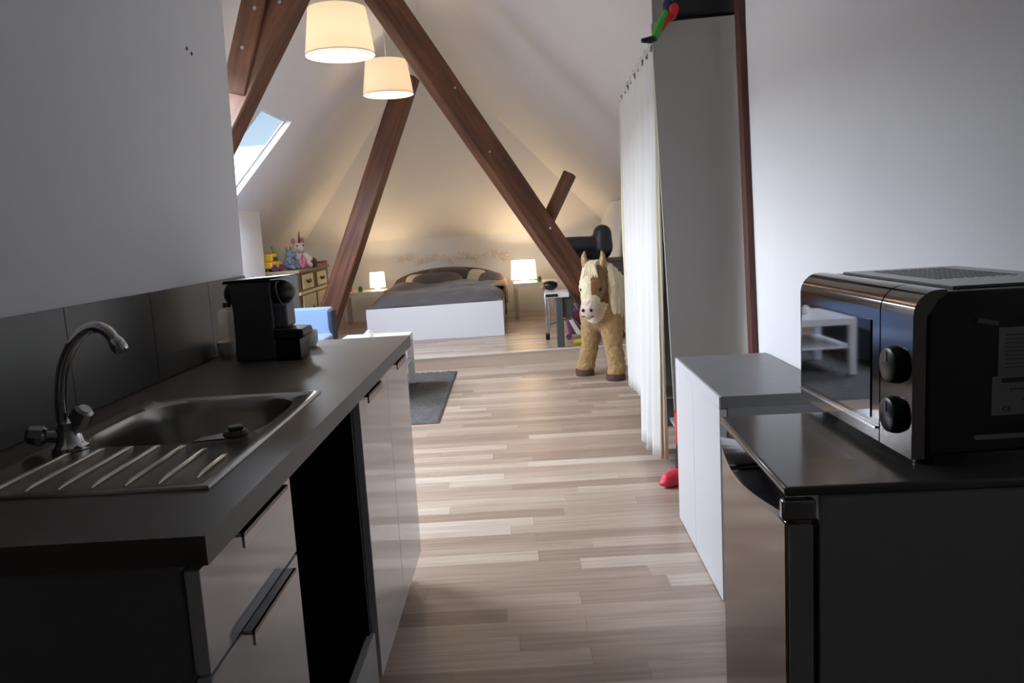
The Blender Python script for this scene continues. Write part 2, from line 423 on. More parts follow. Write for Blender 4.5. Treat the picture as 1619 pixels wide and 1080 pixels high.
# ------------------------------------------------------------------ timber
def timber(name, label, p0, p1, w, d, ddir, bolts=()):
    """local frame: z runs along the beam"""
    p0, p1 = Vector(p0), Vector(p1); zax = (p1 - p0).normalized(); yax = (Vector(ddir) - zax * Vector(ddir).dot(zax)).normalized(); xax = yax.cross(zax)
    L = (p1 - p0).length
    bb = B(); n = 14
    rings = []
    for k in range(n + 1):
        z = L * k / n; j = lambda a: .006 * noise.noise((a * 3.1 + p0.x, z * 1.7, p0.y))
        rings.append([bb.bm.verts.new((sx * w / 2 + j(i), sy * d / 2 + j(i + 9), z)) for i, (sx, sy) in enumerate(((-1, -1), (1, -1), (1, 1), (-1, 1)))])
    for a, c in zip(rings, rings[1:]):
        for i in range(4): bb.bm.faces.new((a[i], a[(i + 1) % 4], c[(i + 1) % 4], c[i]))
    bb.bm.faces.new(list(reversed(rings[0]))); bb.bm.faces.new(rings[-1])
    o = bb.done(name, 'beam', bevel=.012, smooth=30)
    m = Matrix((xax, yax, zax)).transposed().to_4x4(); m.translation = p0; o.matrix_world = m
    tag(o, label, 'beam', 'exposed roof timbers')
    for (u, t) in bolts:
        bt = B().cyl((u, -d / 2 - .006, t), (u, -d / 2 + .012, t), .011, n=12).done('bolt', 'silver', o)
    return o

timber('roof_beam', 'long dark brown timber brace slanting down to the right behind the plush pony', (1.02, 7.84, .118), (-.955, 6.56, 3.2), .215, .2, (-.36, 1, 0),
       [(0, .5), (.03, 1.4), (-.03, 2.3), (.04, 2.9)])
timber('roof_beam', 'brown timber leg at left whose lower end passes in front of the skylight', (-2.475, 4.62, .467), (-.995, 4.62, 2.85), .19, .13, (.34, 1, 0),
       [(0, 1.75), (.02, 2.45)])
timber('roof_beam', 'short upright brown timber leaning against the left brace at the top', (-1.485, 4.6, 2.08), (-1.235, 4.6, 2.83), .135, .13, (0, 1, 0), [(0, .25), (.02, .47), (0, .62)])
timber('roof_beam', 'dark brown hip timber rising from beside the dresser towards the far pendant', (-2.08, 8.32, .118), (-.93, 8.32, 2.85), .205, .17, (.22, 1, 0))
timber('roof_beam', 'short brown strut branching up right from the long slanting brace', (.31, 7.47, 1.2), (.594, 7.47, 1.728), .105, .1, (.5, 1, 0))

# ------------------------------------------------------------------ kitchen unit, left
XF, CY0, CY1, CZ = -.374, .925, 2.765, .9
# worktop with cut-out for the basin
hx0, hx1, hy0, hy1 = -.835, -.478, 1.375, 1.775
b = B()
b.box(-.955, XF, CY0, hy0, .862, CZ).box(-.955, XF, hy1, CY1, .862, CZ).box(-.955, hx0, hy0, hy1, .862, CZ).box(hx1, XF, hy0, hy1, .862, CZ)
wt = b.done('kitchen_worktop', 'grey_top', smooth=0)
for v in wt.data.vertices:
    if v.co.x > -.4: v.co.x += .0125 * (v.co.y - 2.76) + .004
tag(wt, 'long grey laminate worktop holding the sink and coffee machine', 'worktop')
# backsplash tiles
b = B(); ys = [Y0, .46, .86, 1.262, 1.664, 2.066, 2.468, yp(1.05)]
for a, c in zip(ys, ys[1:]):
    b.box(-.956, -.948, a + .0015, c - .0015, CZ + .003, 1.139)
o = b.done('trim_4', 'tile', smooth=0); struct(o)
struct(B().box(-.956, -.9515, Y0, yp(1.0) - .003, CZ, 1.1385).done('trim_5', 'grout', smooth=0))

def skew(o):
    for v in o.data.vertices:
        if v.co.x > -.6: v.co.x += .0125 * (v.co.y - 2.76) + .004
    return o
def front(parent, name, y0, y1, z0, z1, hy, m='white_gloss'):
    d = skew(B().box(-.412, -.392, y0 + .0015, y1 - .0015, z0, z1).done(name, m, parent, bevel=.0015, smooth=0))
    h = B().box(-.399, -.374, hy[0], hy[1], z1 - .002, z1 + .004).box(-.378, -.374, hy[0], hy[1], z1 - .018, z1 + .004).done('handle', 'dark_chrome', d, smooth=0)
    skew(h)
    h['label'] = 'metal edge handle'
    return d
t = thing('drawer_cabinet', 'white gloss drawer unit under the worktop end nearest the viewer', 'cabinet')
skew(B().box(-.95, -.414, .932, .95, .1, .862).box(-.95, -.414, 1.315, 1.33, .1, .862).box(-.95, -.414, .95, 1.315, .1, .115).done('carcass', 'anthracite', t, smooth=0))
front(t, 'drawer', .936, 1.33, .71, .85, (1.05, 1.26)); front(t, 'drawer', .936, 1.33, .41, .705, (1.05, 1.26)); front(t, 'drawer', .936, 1.33, .105, .405, (1.05, 1.26))
skew(B().box(-.95, -.45, .935, 1.33, 0, .1).done('plinth', 'anthracite', t, smooth=0))
t = thing('door_cabinet', 'white gloss two-door base unit at the far end of the worktop', 'cabinet')
skew(B().box(-.95, -.414, 1.9, 1.925, .1, .862).box(-.95, -.414, 2.735, 2.755, .1, .862).box(-.95, -.414, 1.925, 2.735, .1, .118).box(-.95, -.93, 1.925, 2.735, .118, .862).done('carcass', 'anthracite', t, smooth=0))
front(t, 'door', 1.93, 2.342, .105, .85, (1.97, 2.16)); front(t, 'door', 2.342, 2.755, .105, .85, (2.45, 2.62))
skew(B().box(-.95, -.45, 1.9, 2.75, 0, .1).done('plinth', 'anthracite', t, smooth=0))
# open niche between the two units
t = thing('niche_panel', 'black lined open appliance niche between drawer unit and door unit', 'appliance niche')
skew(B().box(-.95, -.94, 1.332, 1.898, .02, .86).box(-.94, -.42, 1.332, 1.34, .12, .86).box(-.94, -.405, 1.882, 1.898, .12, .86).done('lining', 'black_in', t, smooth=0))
skew(B().box(-.414, -.394, 1.334, 1.897, .1, .25).done('bottom_rail', 'rail', t, bevel=.002, smooth=0))['label'] = 'pale grey bottom rail'
t = thing('water_valve', 'small metal pipe and tap fitting low inside the dark niche', 'valve', (-.6, 1.66, .2))
B().tube([(-.3, .1, .0), (-.05, .1, .03), (.02, .02, .03), (.05, -.1, .04)], .008).done('pipe', 'silver', t)
B().cyl((.02, .02, .01), (.02, .02, .065), .012).box(.005, .035, .015, .025, .065, .072).done('tap', 'silver', t)
tag(B().hexa([(-.66, 1.72, .39), (-.6, 1.7, .39), (-.6, 1.76, .36), (-.66, 1.78, .36), (-.66, 1.72, .45), (-.6, 1.7, .46), (-.6, 1.76, .42), (-.66, 1.78, .41)]).done('wall_bracket', 'brass', bevel=.004, smooth=0),
    'small beige block fixed in the dark open niche', 'bracket')

# sink
t = thing('kitchen_sink', 'stainless steel inset sink with ribbed drainboard in the grey worktop', 'sink')
sx0, sx1, sy0, sy1 = -.862, -.458, 1.112, 1.806
bcx, bcy, ba, bb_ = -.655, 1.577, .168, .188
N = 96
def sup(k, a, bq, e=3.6):
    th = 2 * PI * k / N; cc, ss = math.cos(th), math.sin(th)
    return (a * math.copysign(abs(cc) ** (2 / e), cc), bq * math.copysign(abs(ss) ** (2 / e), ss))
def ray_rect(dx, dy):
    ts = []
    if dx > 1e-9: ts.append((sx1 - bcx) / dx)
    if dx < -1e-9: ts.append((sx0 - bcx) / dx)
    if dy > 1e-9: ts.append((sy1 - bcy) / dy)
    if dy < -1e-9: ts.append((sy0 - bcy) / dy)
    tt = min(ts); return (bcx + dx * tt, bcy + dy * tt)
def ring_surface(bm, loops):
    vs = [[bm.verts.new(p) for p in l] for l in loops]
    for a, c in zip(vs, vs[1:]):
        for k in range(N): bm.faces.new((a[k], a[(k + 1) % N], c[(k + 1) % N], c[k]))
    return vs
outer, inner = [], []
for k in range(N):
    x, y = sup(k, ba, bb_); inner.append((bcx + x, bcy + y)); outer.append(ray_rect(x, y))
for cxy in ((sx0, sy0), (sx1, sy0), (sx1, sy1), (sx0, sy1)):
    k = min(range(N), key=lambda q: (outer[q][0] - cxy[0]) ** 2 + (outer[q][1] - cxy[1]) ** 2); outer[k] = cxy
b = B()
def mixl(tv, z): return [(o_[0] + (i_[0] - o_[0]) * tv, o_[1] + (i_[1] - o_[1]) * tv, z) for o_, i_ in zip(outer, inner)]
def inset(d, z):
    res = []
    for o_ in outer:
        x = min(max(o_[0], sx0 + d), sx1 - d); y = min(max(o_[1], sy0 + d), sy1 - d); res.append((x, y, z))
    return res
ring_surface(b.bm, [inset(0, CZ + .0005), inset(.002, CZ + .005), inset(.012, CZ + .006), inset(.018, CZ + .003), mixl(.97, CZ + .003), [(p[0], p[1], CZ + .001) for p in inner]])
b.done('rim_and_drainboard', 'steel', t, smooth=50)
b = B(); loops = []
for s_, z in ((1, .001), (.985, -.006), (.96, -.03), (.93, -.12), (.85, -.145), (.5, -.15), (.12, -.152)):
    loops.append([(bcx + (p[0] - bcx) * s_, bcy + (p[1] - bcy) * s_, CZ + z) for p in inner])
vs = ring_surface(b.bm, loops); b.bm.faces.new(vs[-1])
b.done('basin', 'steel', t, smooth=60)
b = B()
for k in range(7):
    x = -.795 + k * .05; y1 = (1.355, 1.375, 1.378, 1.375, 1.365, 1.335, 1.29)[k]
    y0 = 1.14 if k < 6 else 1.16
    b.tube([(x, y0, CZ + .003), (x, y0 + .02, CZ + .005), (x, y1 - .02, CZ + .005), (x, y1, CZ + .003)], [.0015, .0038, .0038, .0015], 8)
b.done('drain_ridges', 'steel', t)
B().lathe([(.0, 0), (.03, 0), (.032, .003), (.0, .004)], (bcx, bcy, CZ - .151), 28).done('drain', 'dark_chrome', t)
# plug on the rim
t = thing('sink_plug', 'small dark rubber sink plug lying on the steel rim', 'plug', (-.515, 1.395, CZ + .007), R(25))
B().lathe([(0, 0), (.021, 0), (.023, .006), (.019, .012), (0, .013)], (0, 0, 0), 24).done('stopper', 'dark_plastic', t)
B().box(-.013, .013, -.013, .013, .013, .02).done('grip', 'dark_plastic', t, bevel=.003)
B().prism([(-.075, -.008), (-.02, -.022), (-.02, .022), (-.06, .012)], 'z', .001, .005).done('tab', 'dark_chrome', t, bevel=.001)
# faucet
t = thing('kitchen_faucet', 'chrome mixer tap with a tall curved spout behind the sink', 'faucet', (-.81, 1.385, CZ + .004))
B().lathe([(0, 0), (.031, 0), (.031, .006), (.024, .012), (.02, .03), (.021, .05), (.0, .055)], n=32).done('base', 'chrome', t)
ctl = [(-.007, 0, .04), (-.008, 0, .07), (-.003, 0, .112), (.007, 0, .15), (.027, 0, .186), (.05, 0, .209), (.072, 0, .217), (.092, 0, .208), (.104, 0, .19)]
pts = []
for k in range(len(ctl) - 1):
    P = [Vector(ctl[max(0, min(len(ctl) - 1, k + q))]) for q in (-1, 0, 1, 2)]
    for q in range(4):
        u = q / 4
        pts.append(.5 * (2 * P[1] + (P[2] - P[0]) * u + (2 * P[0] - 5 * P[1] + 4 * P[2] - P[3]) * u * u + (3 * P[1] - P[0] - 3 * P[2] + P[3]) * u ** 3))
pts.append(Vector(ctl[-1])); rr = [.0105] * len(pts)
sp_ = B().tube(pts, rr, 16).done('spout', 'chrome', t)
tip = Vector(pts[-1]); dr = (Vector(pts[-1]) - Vector(pts[-2])).normalized()
B().tube([tip - dr * .004, tip + dr * .004, tip + dr * .016, tip + dr * .022], [.0115, .014, .014, .011], 18).done('aerator', 'chrome', sp_)
for s_ in (-1, 1):
    d = Vector((.42 if s_ > 0 else -.75, -.1 if s_ > 0 else -.3, .55 if s_ > 0 else .18)).normalized()
    b = B().tube([d * .012 + Vector((0, 0, .02)), d * .036 + Vector((0, 0, .02))], [.011, .011], 14)
    c0 = d * .036 + Vector((0, 0, .02))
    b.tube([c0, c0 + d * .006, c0 + d * .028, c0 + d * .033], [.014, .019, .017, .011], 8)
    b.done('tap_handle', 'dark_chrome', t)

# coffee machine
t = thing('coffee_machine', 'black pod coffee machine standing at the far end of the worktop', 'coffee machine', (-.775, 2.32, CZ))
prof = [(-.058, .004), (.062, .004), (.066, .12), (.062, .237), (-.06, .24), (-.052, .15), (-.054, .07)]
B().prism(prof, 'y', 0, .115).done('body', 'dark_plastic', t, bevel=.006, seg=3, smooth=40)
B().prism([(-.075, .236), (.05, .241), (.112, .249), (.115, .252), (.05, .25), (-.07, .245)], 'y', -.003, .118).done('lid_lever', 'black_plastic', t, bevel=.002)
B().ball((-.062, .058, .205), .036, (.7, 1.55, 1), 24).done('rear_cap', 'black_plastic', t)
B().ball((.07, .058, .2), .045, (1.15, 1.2, .88), 28).done('brew_head', 'black_plastic', t)
B().lathe([(.034, -.002), (.037, -.002), (.037, .002), (.034, .002)], n=32, closed=True).done('head_ring', 'grey_plastic', t).matrix_local = Matrix.Translation((.088, .02, .2)) @ Matrix.Rotation(R(78), 4, 'Y')
B().box(.06, .104, .012, .103, .098, .172).done('column', 'grey_plastic', t, bevel=.008, seg=3)
B().prism([(.06, .064), (.144, .064), (.15, .072), (.148, .092), (.06, .1)], 'y', .0, .115).done('cup_tray', 'black_plastic', t, bevel=.008, seg=3)
B().box(.06, .136, .005, .11, .0, .064).done('base', 'black_plastic', t, bevel=.004)
B().prism([(-.11, .02), (-.056, .014), (-.05, .16), (-.105, .165)], 'y', .012, .103).done('water_tank', 'clear', t, bevel=.008, seg=3)
B().lathe([(0, 0), (.012, 0), (.012, .014), (0, .014)], (-.085, .05, .166), 18).done('tank_cap', 'dark_chrome', t)

def mug(label, loc, r=.034, h=.055, handle=True, m='white'):
    t = thing('mug', label, 'cup', loc)
    B().lathe([(0, 0), (r * .72, 0), (r * .95, h * .3), (r, h), (r - .003, h), (r * .9, h * .3), (0, .006)], n=28).done('bowl', m, t)
    if handle:
        B().tube([(-r * .9, 0, h * .78), (-r * 1.55, 0, h * .72), (-r * 1.6, 0, h * .4), (-r * .85, 0, h * .25)], .0035, 10).done('handle', m, t)
    return t
mug('white cup half hidden behind the coffee machine drip tray', (-.694, 2.62, CZ), .036, .055)
mug('added white cup imitating the bright reflection in the coffee machine water tank', (-.9, 2.47, CZ), .038, .05, False)  # added cup, stands in for light reflected in the tank

# ------------------------------------------------------------------ right side: cabinet, fridge, microwave
t = thing('low_cabinet', 'low white-fronted cabinet with grey top between fridge and wardrobe', 'cabinet', (.636, 2.44, 0), R(-1.5))
B().box(.02, .35, -.003, .762, .0, .652).done('carcass', 'side_grey', t, smooth=0)
B().box(.0, .366, -.004, .764, .652, .69).done('worktop', 'grey_top_low', t, bevel=.002, smooth=0)
for y0, y1 in ((.0, .42), (.423, .76)):
    d = B().box(-.006, .018, y0, y1, .005, .672 if False else .648).done('door', 'white_lam', t, bevel=.0015, smooth=0)
B().box(-.006, .0, 0, .76, .65, .688).done('front_edging', 'white_lam', t, smooth=0)

t = thing('fridge', 'grey under-counter fridge with metallic door carrying the microwave', 'fridge', (.384, 1.124, 0), R(-2.6))
FW = .438
B().box(.052, .53, 0, FW, .03, .835).done('body', 'fridge_side', t, bevel=.004)
dr_ = B().box(.002, .042, .002, FW - .002, .035, .795).done('door', 'fridge_front', t, bevel=.006, seg=3)
B().box(.006, .042, -.0005, .003, .04, .79).done('door_edge', 'fridge_side', dr_, bevel=.001)
B().box(.0, .53, -.003, FW + .003, .835, .85).done('top_panel', 'fridge_top', t, bevel=.005, seg=3)
b = B(); ng = 20
for k in range(ng):
    u0, u1 = k / ng, (k + 1) / ng
    def pt(u): return .002 - .02 * math.sin(PI * u), .004 + (FW - .008) * u, .806 - .012 * math.sin(PI * u)
    (xa, ya, za), (xb, yb, zb) = pt(u0), pt(u1)
    b.hexa([(xa, ya, za - .009), (.04, ya, .79), (.04, yb, .79), (xb, yb, zb - .009), (xa - .003, ya, za + .003), (.04, ya, .8), (.04, yb, .8), (xb - .003, yb, zb + .003)])
b.done('handle', 'dark_chrome', dr_, smooth=40)['label'] = 'bowed chrome handle strip'
B().box(-.004, .046, -.004, .016, .797, .83).done('handle_cap', 'dark_chrome', dr_, bevel=.005, seg=3)
for x in (.08, .49):
    for y in (.04, .39): B().cyl((x, y, 0), (x, y, .03), .018, n=16).done('foot', 'black_plastic', t)

t = thing('microwave', 'black microwave oven with mirrored door on top of the fridge', 'microwave', (.592, 1.166, .851), R(0.2))
MW, MD, MH = .455, .33, .274
def mwprof(x0):
    p = [(x0, .016)]
    r_ = .038
    p.append((x0, MH - r_))
    for k in range(1, 9):
        a = k / 8 * PI / 2; p.append((x0 + r_ - r_ * math.cos(a), MH - r_ + r_ * math.sin(a)))
    return p
B().prism([(.022, .02), (.022, MH - .03), (.035, MH - .01), (.05, MH - .004), (MD, MH - .004), (MD, .02)], 'y', 0, MW).done('body', 'mw_black', t, bevel=.005, seg=2)
pf = mwprof(0.0)
B().prism(pf + [(.05, MH), (.05, MH - .006), (.02, MH - .04), (.02, .016)], 'y', .106, MW).done('door', 'mw_chrome', t, smooth=50)
dd = B().box(-.002, .003, .135, MW - .012, .05, MH - .058).done('door_window', 'mw_mirror', t, smooth=0)
B().box(-.004, .002, .112, MW - .004, .036, .0405).done('door_highlight', 'chrome', dd, smooth=0)  # chrome line added as the highlight along the door glass bottom
B().prism(pf + [(.05, MH), (.05, MH - .006), (.02, MH - .04), (.02, .016)], 'y', .0, .102).done('control_panel', 'mw_chrome', t, smooth=50)
for z in (.155, .075):
    kn = B().tube([(.002, .052, z), (-.004, .052, z), (-.013, .052, z), (-.015, .052, z)], [.03, .03, .027, .023], 30).done('knob', 'mw_black', t)
    B().box(-.0165, -.014, .05, .054, z + .006, z + .022).done('pointer', 'label', kn, smooth=0)
B().box(.075, .3, .03, MW - .03, MH - .004, MH + .001).done('top_plate', 'mw_plate', t, bevel=.001, smooth=0)
b = B()
for i in range(14):
    for j in range(8):
        b.box(.12 + j * .018, .13 + j * .018, .16 + i * .017, .17 + i * .017, MH + .0008, MH + .0016)
b.done('vent_holes', 'mw_black', t, smooth=0)
B().box(.29, .33, .02, .14, MH - .004, MH + .008).done('hinge_cover', 'mw_black', t, bevel=.003)
# rating sticker on the side
st = B().box(.128, .32, -.0012, .0005, .078, .212).box(.12, .32, -.0013, .0005, .078, .138).done('rating_sticker', 'label', t, smooth=0)
b = B()
for k in range(9):
    b.box(.138, .27 - (k * 37 % 5) * .016, -.0018, -.001, .15 + k * .0062, .1522 + k * .0062)
b.box(.205, .3, -.0018, -.001, .204, .2075)
b.done('fine_print', 'label_mid', st, smooth=0)
b = B().box(.134, .186, -.002, -.001, .128, .135).box(.146, .168, -.002, -.001, .117, .119).box(.166, .22, -.002, -.001, .101, .1025).box(.21, .222, -.002, -.001, .082, .092)
b.done('print', 'label_dark', st, smooth=0)
tx = bpy.data.curves.new('ce_mark', 'FONT'); tx.body = 'CE'; tx.size = .012; tx.extrude = .0003; tx.materials.append(M['label_dark'])
txo = bpy.data.objects.new('tmp', tx); COL.objects.link(txo); bpy.context.view_layer.update()
tme = bpy.data.meshes.new_from_object(txo.evaluated_get(bpy.context.evaluated_depsgraph_get())); bpy.data.objects.remove(txo)
txo = bpy.data.objects.new('ce_mark', tme); COL.objects.link(txo); txo.parent = st; txo.location = (.136, -.0017, .084); txo.rotation_euler = (PI / 2, 0, 0)
B().box(.095, .33, -.0012, .001, .0415, .049).done('side_trim', 'label', t, smooth=0)
B().hexa([(.094, -.004, .222), (.125, -.004, .216), (.125, 0, .216), (.094, 0, .222), (.096, -.004, .229), (.126, -.004, .222), (.126, 0, .222), (.096, 0, .229)]).done('side_highlight', 'mw_plate', t, smooth=0)  # pale sliver shaped as a small highlight on the black side
for x in (.04, .29):
    for y in (.04, .40): B().cyl((x, y, 0), (x, y, .021), .016, n=16).done('foot', 'mw_black', t)

# ------------------------------------------------------------------ wardrobe, curtains and what is on / in it
t = thing('wardrobe', 'tall pale grey open wardrobe with a curtain front behind the right wall', 'wardrobe', (.752, 3.7, 0))
t.rotation_euler = (0, R(-1.75), R(-2.6))
WH = 2.125
B().box(0, .56, 0, .02, 0, WH).done('side_panel', 'wardrobe', t, bevel=.001, smooth=0)
B().box(.12, .56, 1.56, 1.58, 0, WH).done('side_panel', 'wardrobe', t, smooth=0)
B().box(.3, .56, .02, 1.56, WH - .02, WH).done('top_panel', 'wardrobe', t, smooth=0)
B().box(.12, .56, .02, 1.56, .03, .05).done('bottom_panel', 'wardrobe', t, smooth=0)
B().box(.55, .56, .02, 1.56, .05, WH - .02).done('back_panel', 'wardrobe', t, smooth=0)
B().box(.14, .55, .02, 1.56, 1.1, 1.12).done('shelf', 'wardrobe', t, smooth=0)

rx = lambda y: .700 + (y - 3.7) * .043
t = thing('curtain_rod', 'thin brown curtain rod along the wardrobe front', 'curtain rod')
B().cyl((rx(3.715), 3.715, 2.028), (rx(5.275), 5.275, 2.022), .011, n=16).done('rod', 'copper', t)
B().ball((rx(3.735), 3.735, 2.028), .016).done('finial', 'black_plastic', t)

def curtain(name, label, m, y0, y1, hem, folds, amp, lean0, lean1, group='curtains on the wardrobe rod', grom=(), top=2.064, thick=.004):
    b = B(); nu, nv = folds * 14, 26
    g = []
    for i in range(nu + 1):
        u = i / nu; y = y0 + (y1 - y0) * u; col = []
        for j in range(nv + 1):
            v = j / nv; hz = hem(u)
            z = top + (hz - top) * v
            ph = u * folds * 2 * PI
            a = amp * (1.0 + .1 * v) * (1 + .25 * noise.noise((u * 5, v * 1.5, y0)))
            x = rx(y) + (lean0 + (lean1 - lean0) * u) * v + a * math.cos(ph) + .008 * noise.noise((u * 9, v * 3, 2.2))
            yy = y + .012 * v * noise.noise((u * 7, v * 2, 5.1))
            col.append(b.bm.verts.new((x, yy, z)))
        g.append(col)
    for i in range(nu):
        for j in range(nv): b.bm.faces.new((g[i][j], g[i + 1][j], g[i + 1][j + 1], g[i][j + 1]))
    root = thing(name, label, 'curtain', (0, 0, 0), 0, group)
    b.done('cloth', m, root, smooth=180, solid=thick)
    for y in grom:
        o = B().lathe([(.009, -.004), (.0165, -.004), (.0175, 0), (.0165, .004), (.009, .004)], n=24, closed=True).done('grommet', 'dark_chrome', root)
        o.matrix_world = Matrix.Translation((rx(y) - .008, y, 2.022)) @ Matrix.Rotation(R(78), 4, 'Y') @ Matrix.Rotation(R(30), 4, 'X')
    return root
curtain('curtain', 'white eyelet curtain, nearest panel with the lower hem', 'curtain', 3.75, 4.22, lambda u: .1 - .025 * u, 3, .014, -.03, -.06, grom=(4.05,))
curtain('curtain', 'white eyelet curtain, farther panel with the shorter hem by the pony', 'curtain', 4.22, 5.22, lambda u: .29 - .12 * u, 6, .016, -.03, -.005, grom=(4.4, 4.75, 5.1))
curtain('curtain', 'narrow cream curtain strip against the wardrobe side panel', 'cream_curtain', 3.722, 3.748, lambda u: .1, 1, .006, .0, -.03, top=1.96)
curtain('curtain', 'thin cream curtain edge at the far end of the rod', 'cream_curtain', 5.22, 5.29, lambda u: .3, 1, .014, .0, -.02)

t = thing('storage_box', 'grey storage box showing under the far curtain hem', 'box', (.80, 4.72, 0.0))
B().box(0, .3, 0, .32, 0, .17).done('body', 'grey_plastic', t, bevel=.006)
B().box(-.006, .306, -.006, .326, .17, .185).done('lid', 'wardrobe', t, bevel=.004)
tag(B().ball((.766, 4.58, .03), .03, (1.1, 1.6, 1)).done('toy_ball', 'pink'), 'small pink toy on the floor under the curtain', 'toy')
t = thing('boot', 'red boot with a dark ankle on the floor at the wardrobe corner', 'boot', (.747, 3.635, 0), R(205))
b = B().capsule((-.02, 0, .045), (.07, 0, .036), .044, .036).ball((.03, 0, .022), .05, (1.9, .85, .42))
me = fuse(b, .008, 4)
for v in me.vertices: v.co.z = max(v.co.z, 0.0)
mesh_obj('foot', me, ['redpink'], t)
B().tube([(-.02, 0, .07), (-.022, 0, .12), (-.025, 0, .2)], [.043, .04, .038], 20, flat=.9).done('ankle', 'black_plastic', t)
B().tube([(-.025, 0, .195), (-.027, 0, .28), (-.028, 0, .35)], [.039, .042, .046], 20, flat=.9).done('shaft', 'red', t)

# box and cloth doll on the wardrobe
tag(B().box(.80, 1.19, 3.72, 4.3, 2.145, 2.5).done('suitcase', 'black_plastic', bevel=.02, seg=3), 'big black case lying on top of the wardrobe', 'case')
t = thing('cloth_doll', 'green, red and navy cloth doll dangling over the wardrobe corner', 'doll', (.73, 3.7, 2.13))
B().tube([(.03, -.02, .03), (-.005, -.045, -.015), (-.03, -.055, -.06), (-.04, -.05, -.085)], [.022, .02, .017, .014], 14).done('leg', 'green', t)
B().tube([(.045, -.03, .02), (.01, -.045, -.012), (-.015, -.05, -.05)], [.018, .016, .013], 12).done('leg', 'red', t)
B().ball((.042, -.02, .055), .04, (.9, .8, 1.1)).done('body', 'blue_dark', t)
B().tube([(.05, -.05, .09), (.02, -.058, .1), (-.003, -.05, .13)], [.02, .017, .014], 12).done('arm', 'green', t)
B().ball((.05, -.05, .035), .022, (1, .8, 1.2)).done('hip_patch', 'red', t)
B().ball((.055, -.02, .135), .045).done('head', 'green', t)
B().tube([(-.035, -.05, -.08), (-.06, -.055, -.09), (-.1, -.06, -.092)], [.014, .016, .009], 12).done('foot', 'black_plastic', t)

# ------------------------------------------------------------------ pendant lamps
def pendant(label, x, y, zb, r0=.222, r1=.183, h=.285):
    zt = min(zl(x), zr(x, y))
    t = thing('pendant_lamp', label, 'lamp', (x, y, zb), 0, 'pendant lamps on the roof slope')
    s_ = B().lathe([(r0, 0), (r1, h), (r1 - .003, h), (r0 - .003, 0)], n=64, closed=True).done('shade', 'shade', t, smooth=60)
    B().lathe([(r0 - .004, .002), (r1 - .004, h - .002)], n=64).done('lining', 'shade_in', s_, smooth=60) if False else None
    for z, r_ in ((h - .002, r1), (.002, r0)):
        B().lathe([(r_ - .003, -.003), (r_ + .0015, -.003), (r_ + .0015, .003), (r_ - .003, .003)], n=64, closed=True).done('ring', 'cord', t)
    b = B()
    for k in range(3):
        a = k * 2 * PI / 3 + .3; b.cyl((.02 * math.cos(a), .02 * math.sin(a), h - .03), ((r1 - .004) * math.cos(a), (r1 - .004) * math.sin(a), h - .006), .0018, n=8)
    b.done('spider', 'cord', t)
    B().cyl((0, 0, h - .07), (0, 0, h + .02), .02, n=20).done('socket', 'cord', t)
    B().ball((0, 0, h - .14), .045, (1, 1, 1.15)).done('bulb', 'bulb', t)
    B().cyl((0, 0, h), (0, 0, zt - zb - .02), .004, n=10).done('cord', 'cord', t)
    B().lathe([(0, 0), (.045, 0), (.05, -.02), (.02, -.05), (0, -.05)], (0, 0, zt - zb + .02), 24).done('canopy', 'cord', t)
    return t
pendant('nearer white fabric pendant lamp in front of the slanting brace', -1.02, 5.3, 2.416)
pendant('farther white fabric pendant lamp partly behind the slanting brace', -1.0, 7.25, 2.487)

# ------------------------------------------------------------------ living area
def lack(name, label, cat, loc, sx, sy, h, leg=.05, top=.05, m='lack', shelf=None, rz=0, group=None):
    t = thing(name, label, cat, loc, rz, group)
    B().box(0, sx, 0, sy, h - top, h).done('tabletop', m, t, bevel=.0015, smooth=0)
    for x in (0, sx - leg):
        for y in (0, sy - leg): B().box(x, x + leg, y, y + leg, 0, h - top).done('leg', m, t, bevel=.001, smooth=0)
    if shelf: B().box(.02, sx - .02, .02, sy - .02, shelf, shelf + .018).done('shelf', m, t, smooth=0)
    return t
lack('coffee_table', 'white square coffee table with a lower shelf by the blue sofa', 'table', (-1.4, 5.83, .02), .545, .72, .43, shelf=.2)
t = thing('candle_holder', 'small white candle holder on the white coffee table', 'candle holder', (-1.155, 6.2, .45))
B().lathe([(0, 0), (.034, 0), (.036, .05), (.03, .055), (.028, .04), (0, .04)], n=26).done('cup', 'white', t)
B().lathe([(0, .04), (.022, .04), (.02, .068), (.004, .072), (0, .078)], n=20).done('candle', 'white', t)

t = thing('sofa', 'blue fabric sofa standing against the platform step', 'sofa', (-2.44, 6.05, 0))
B().box(.02, .83, 0, .88, .06, .3).done('base', 'sofa_dark', t, bevel=.02, seg=3)
B().box(.02, .83, 0, .92, .3, .43).done('seat', 'sofa', t, bevel=.03, seg=4)
B().hexa([(.02, .88, .4), (.815, .88, .4), (.815, 1.08, .4), (.02, 1.08, .4), (.02, .97, .65), (.8, .97, .65), (.8, 1.09, .65), (.02, 1.09, .65)]).done('backrest', 'sofa', t, bevel=.02, seg=4)
B().box(.79, .835, .9, 1.08, .05, .63).done('side_panel', 'sofa_dark', t, bevel=.015, seg=3)
for x in (.08, .77):
    for y in (.08, .9): B().cyl((x, y, 0), (x, y, .07), .022, n=14).done('leg', 'dark_wood', t)

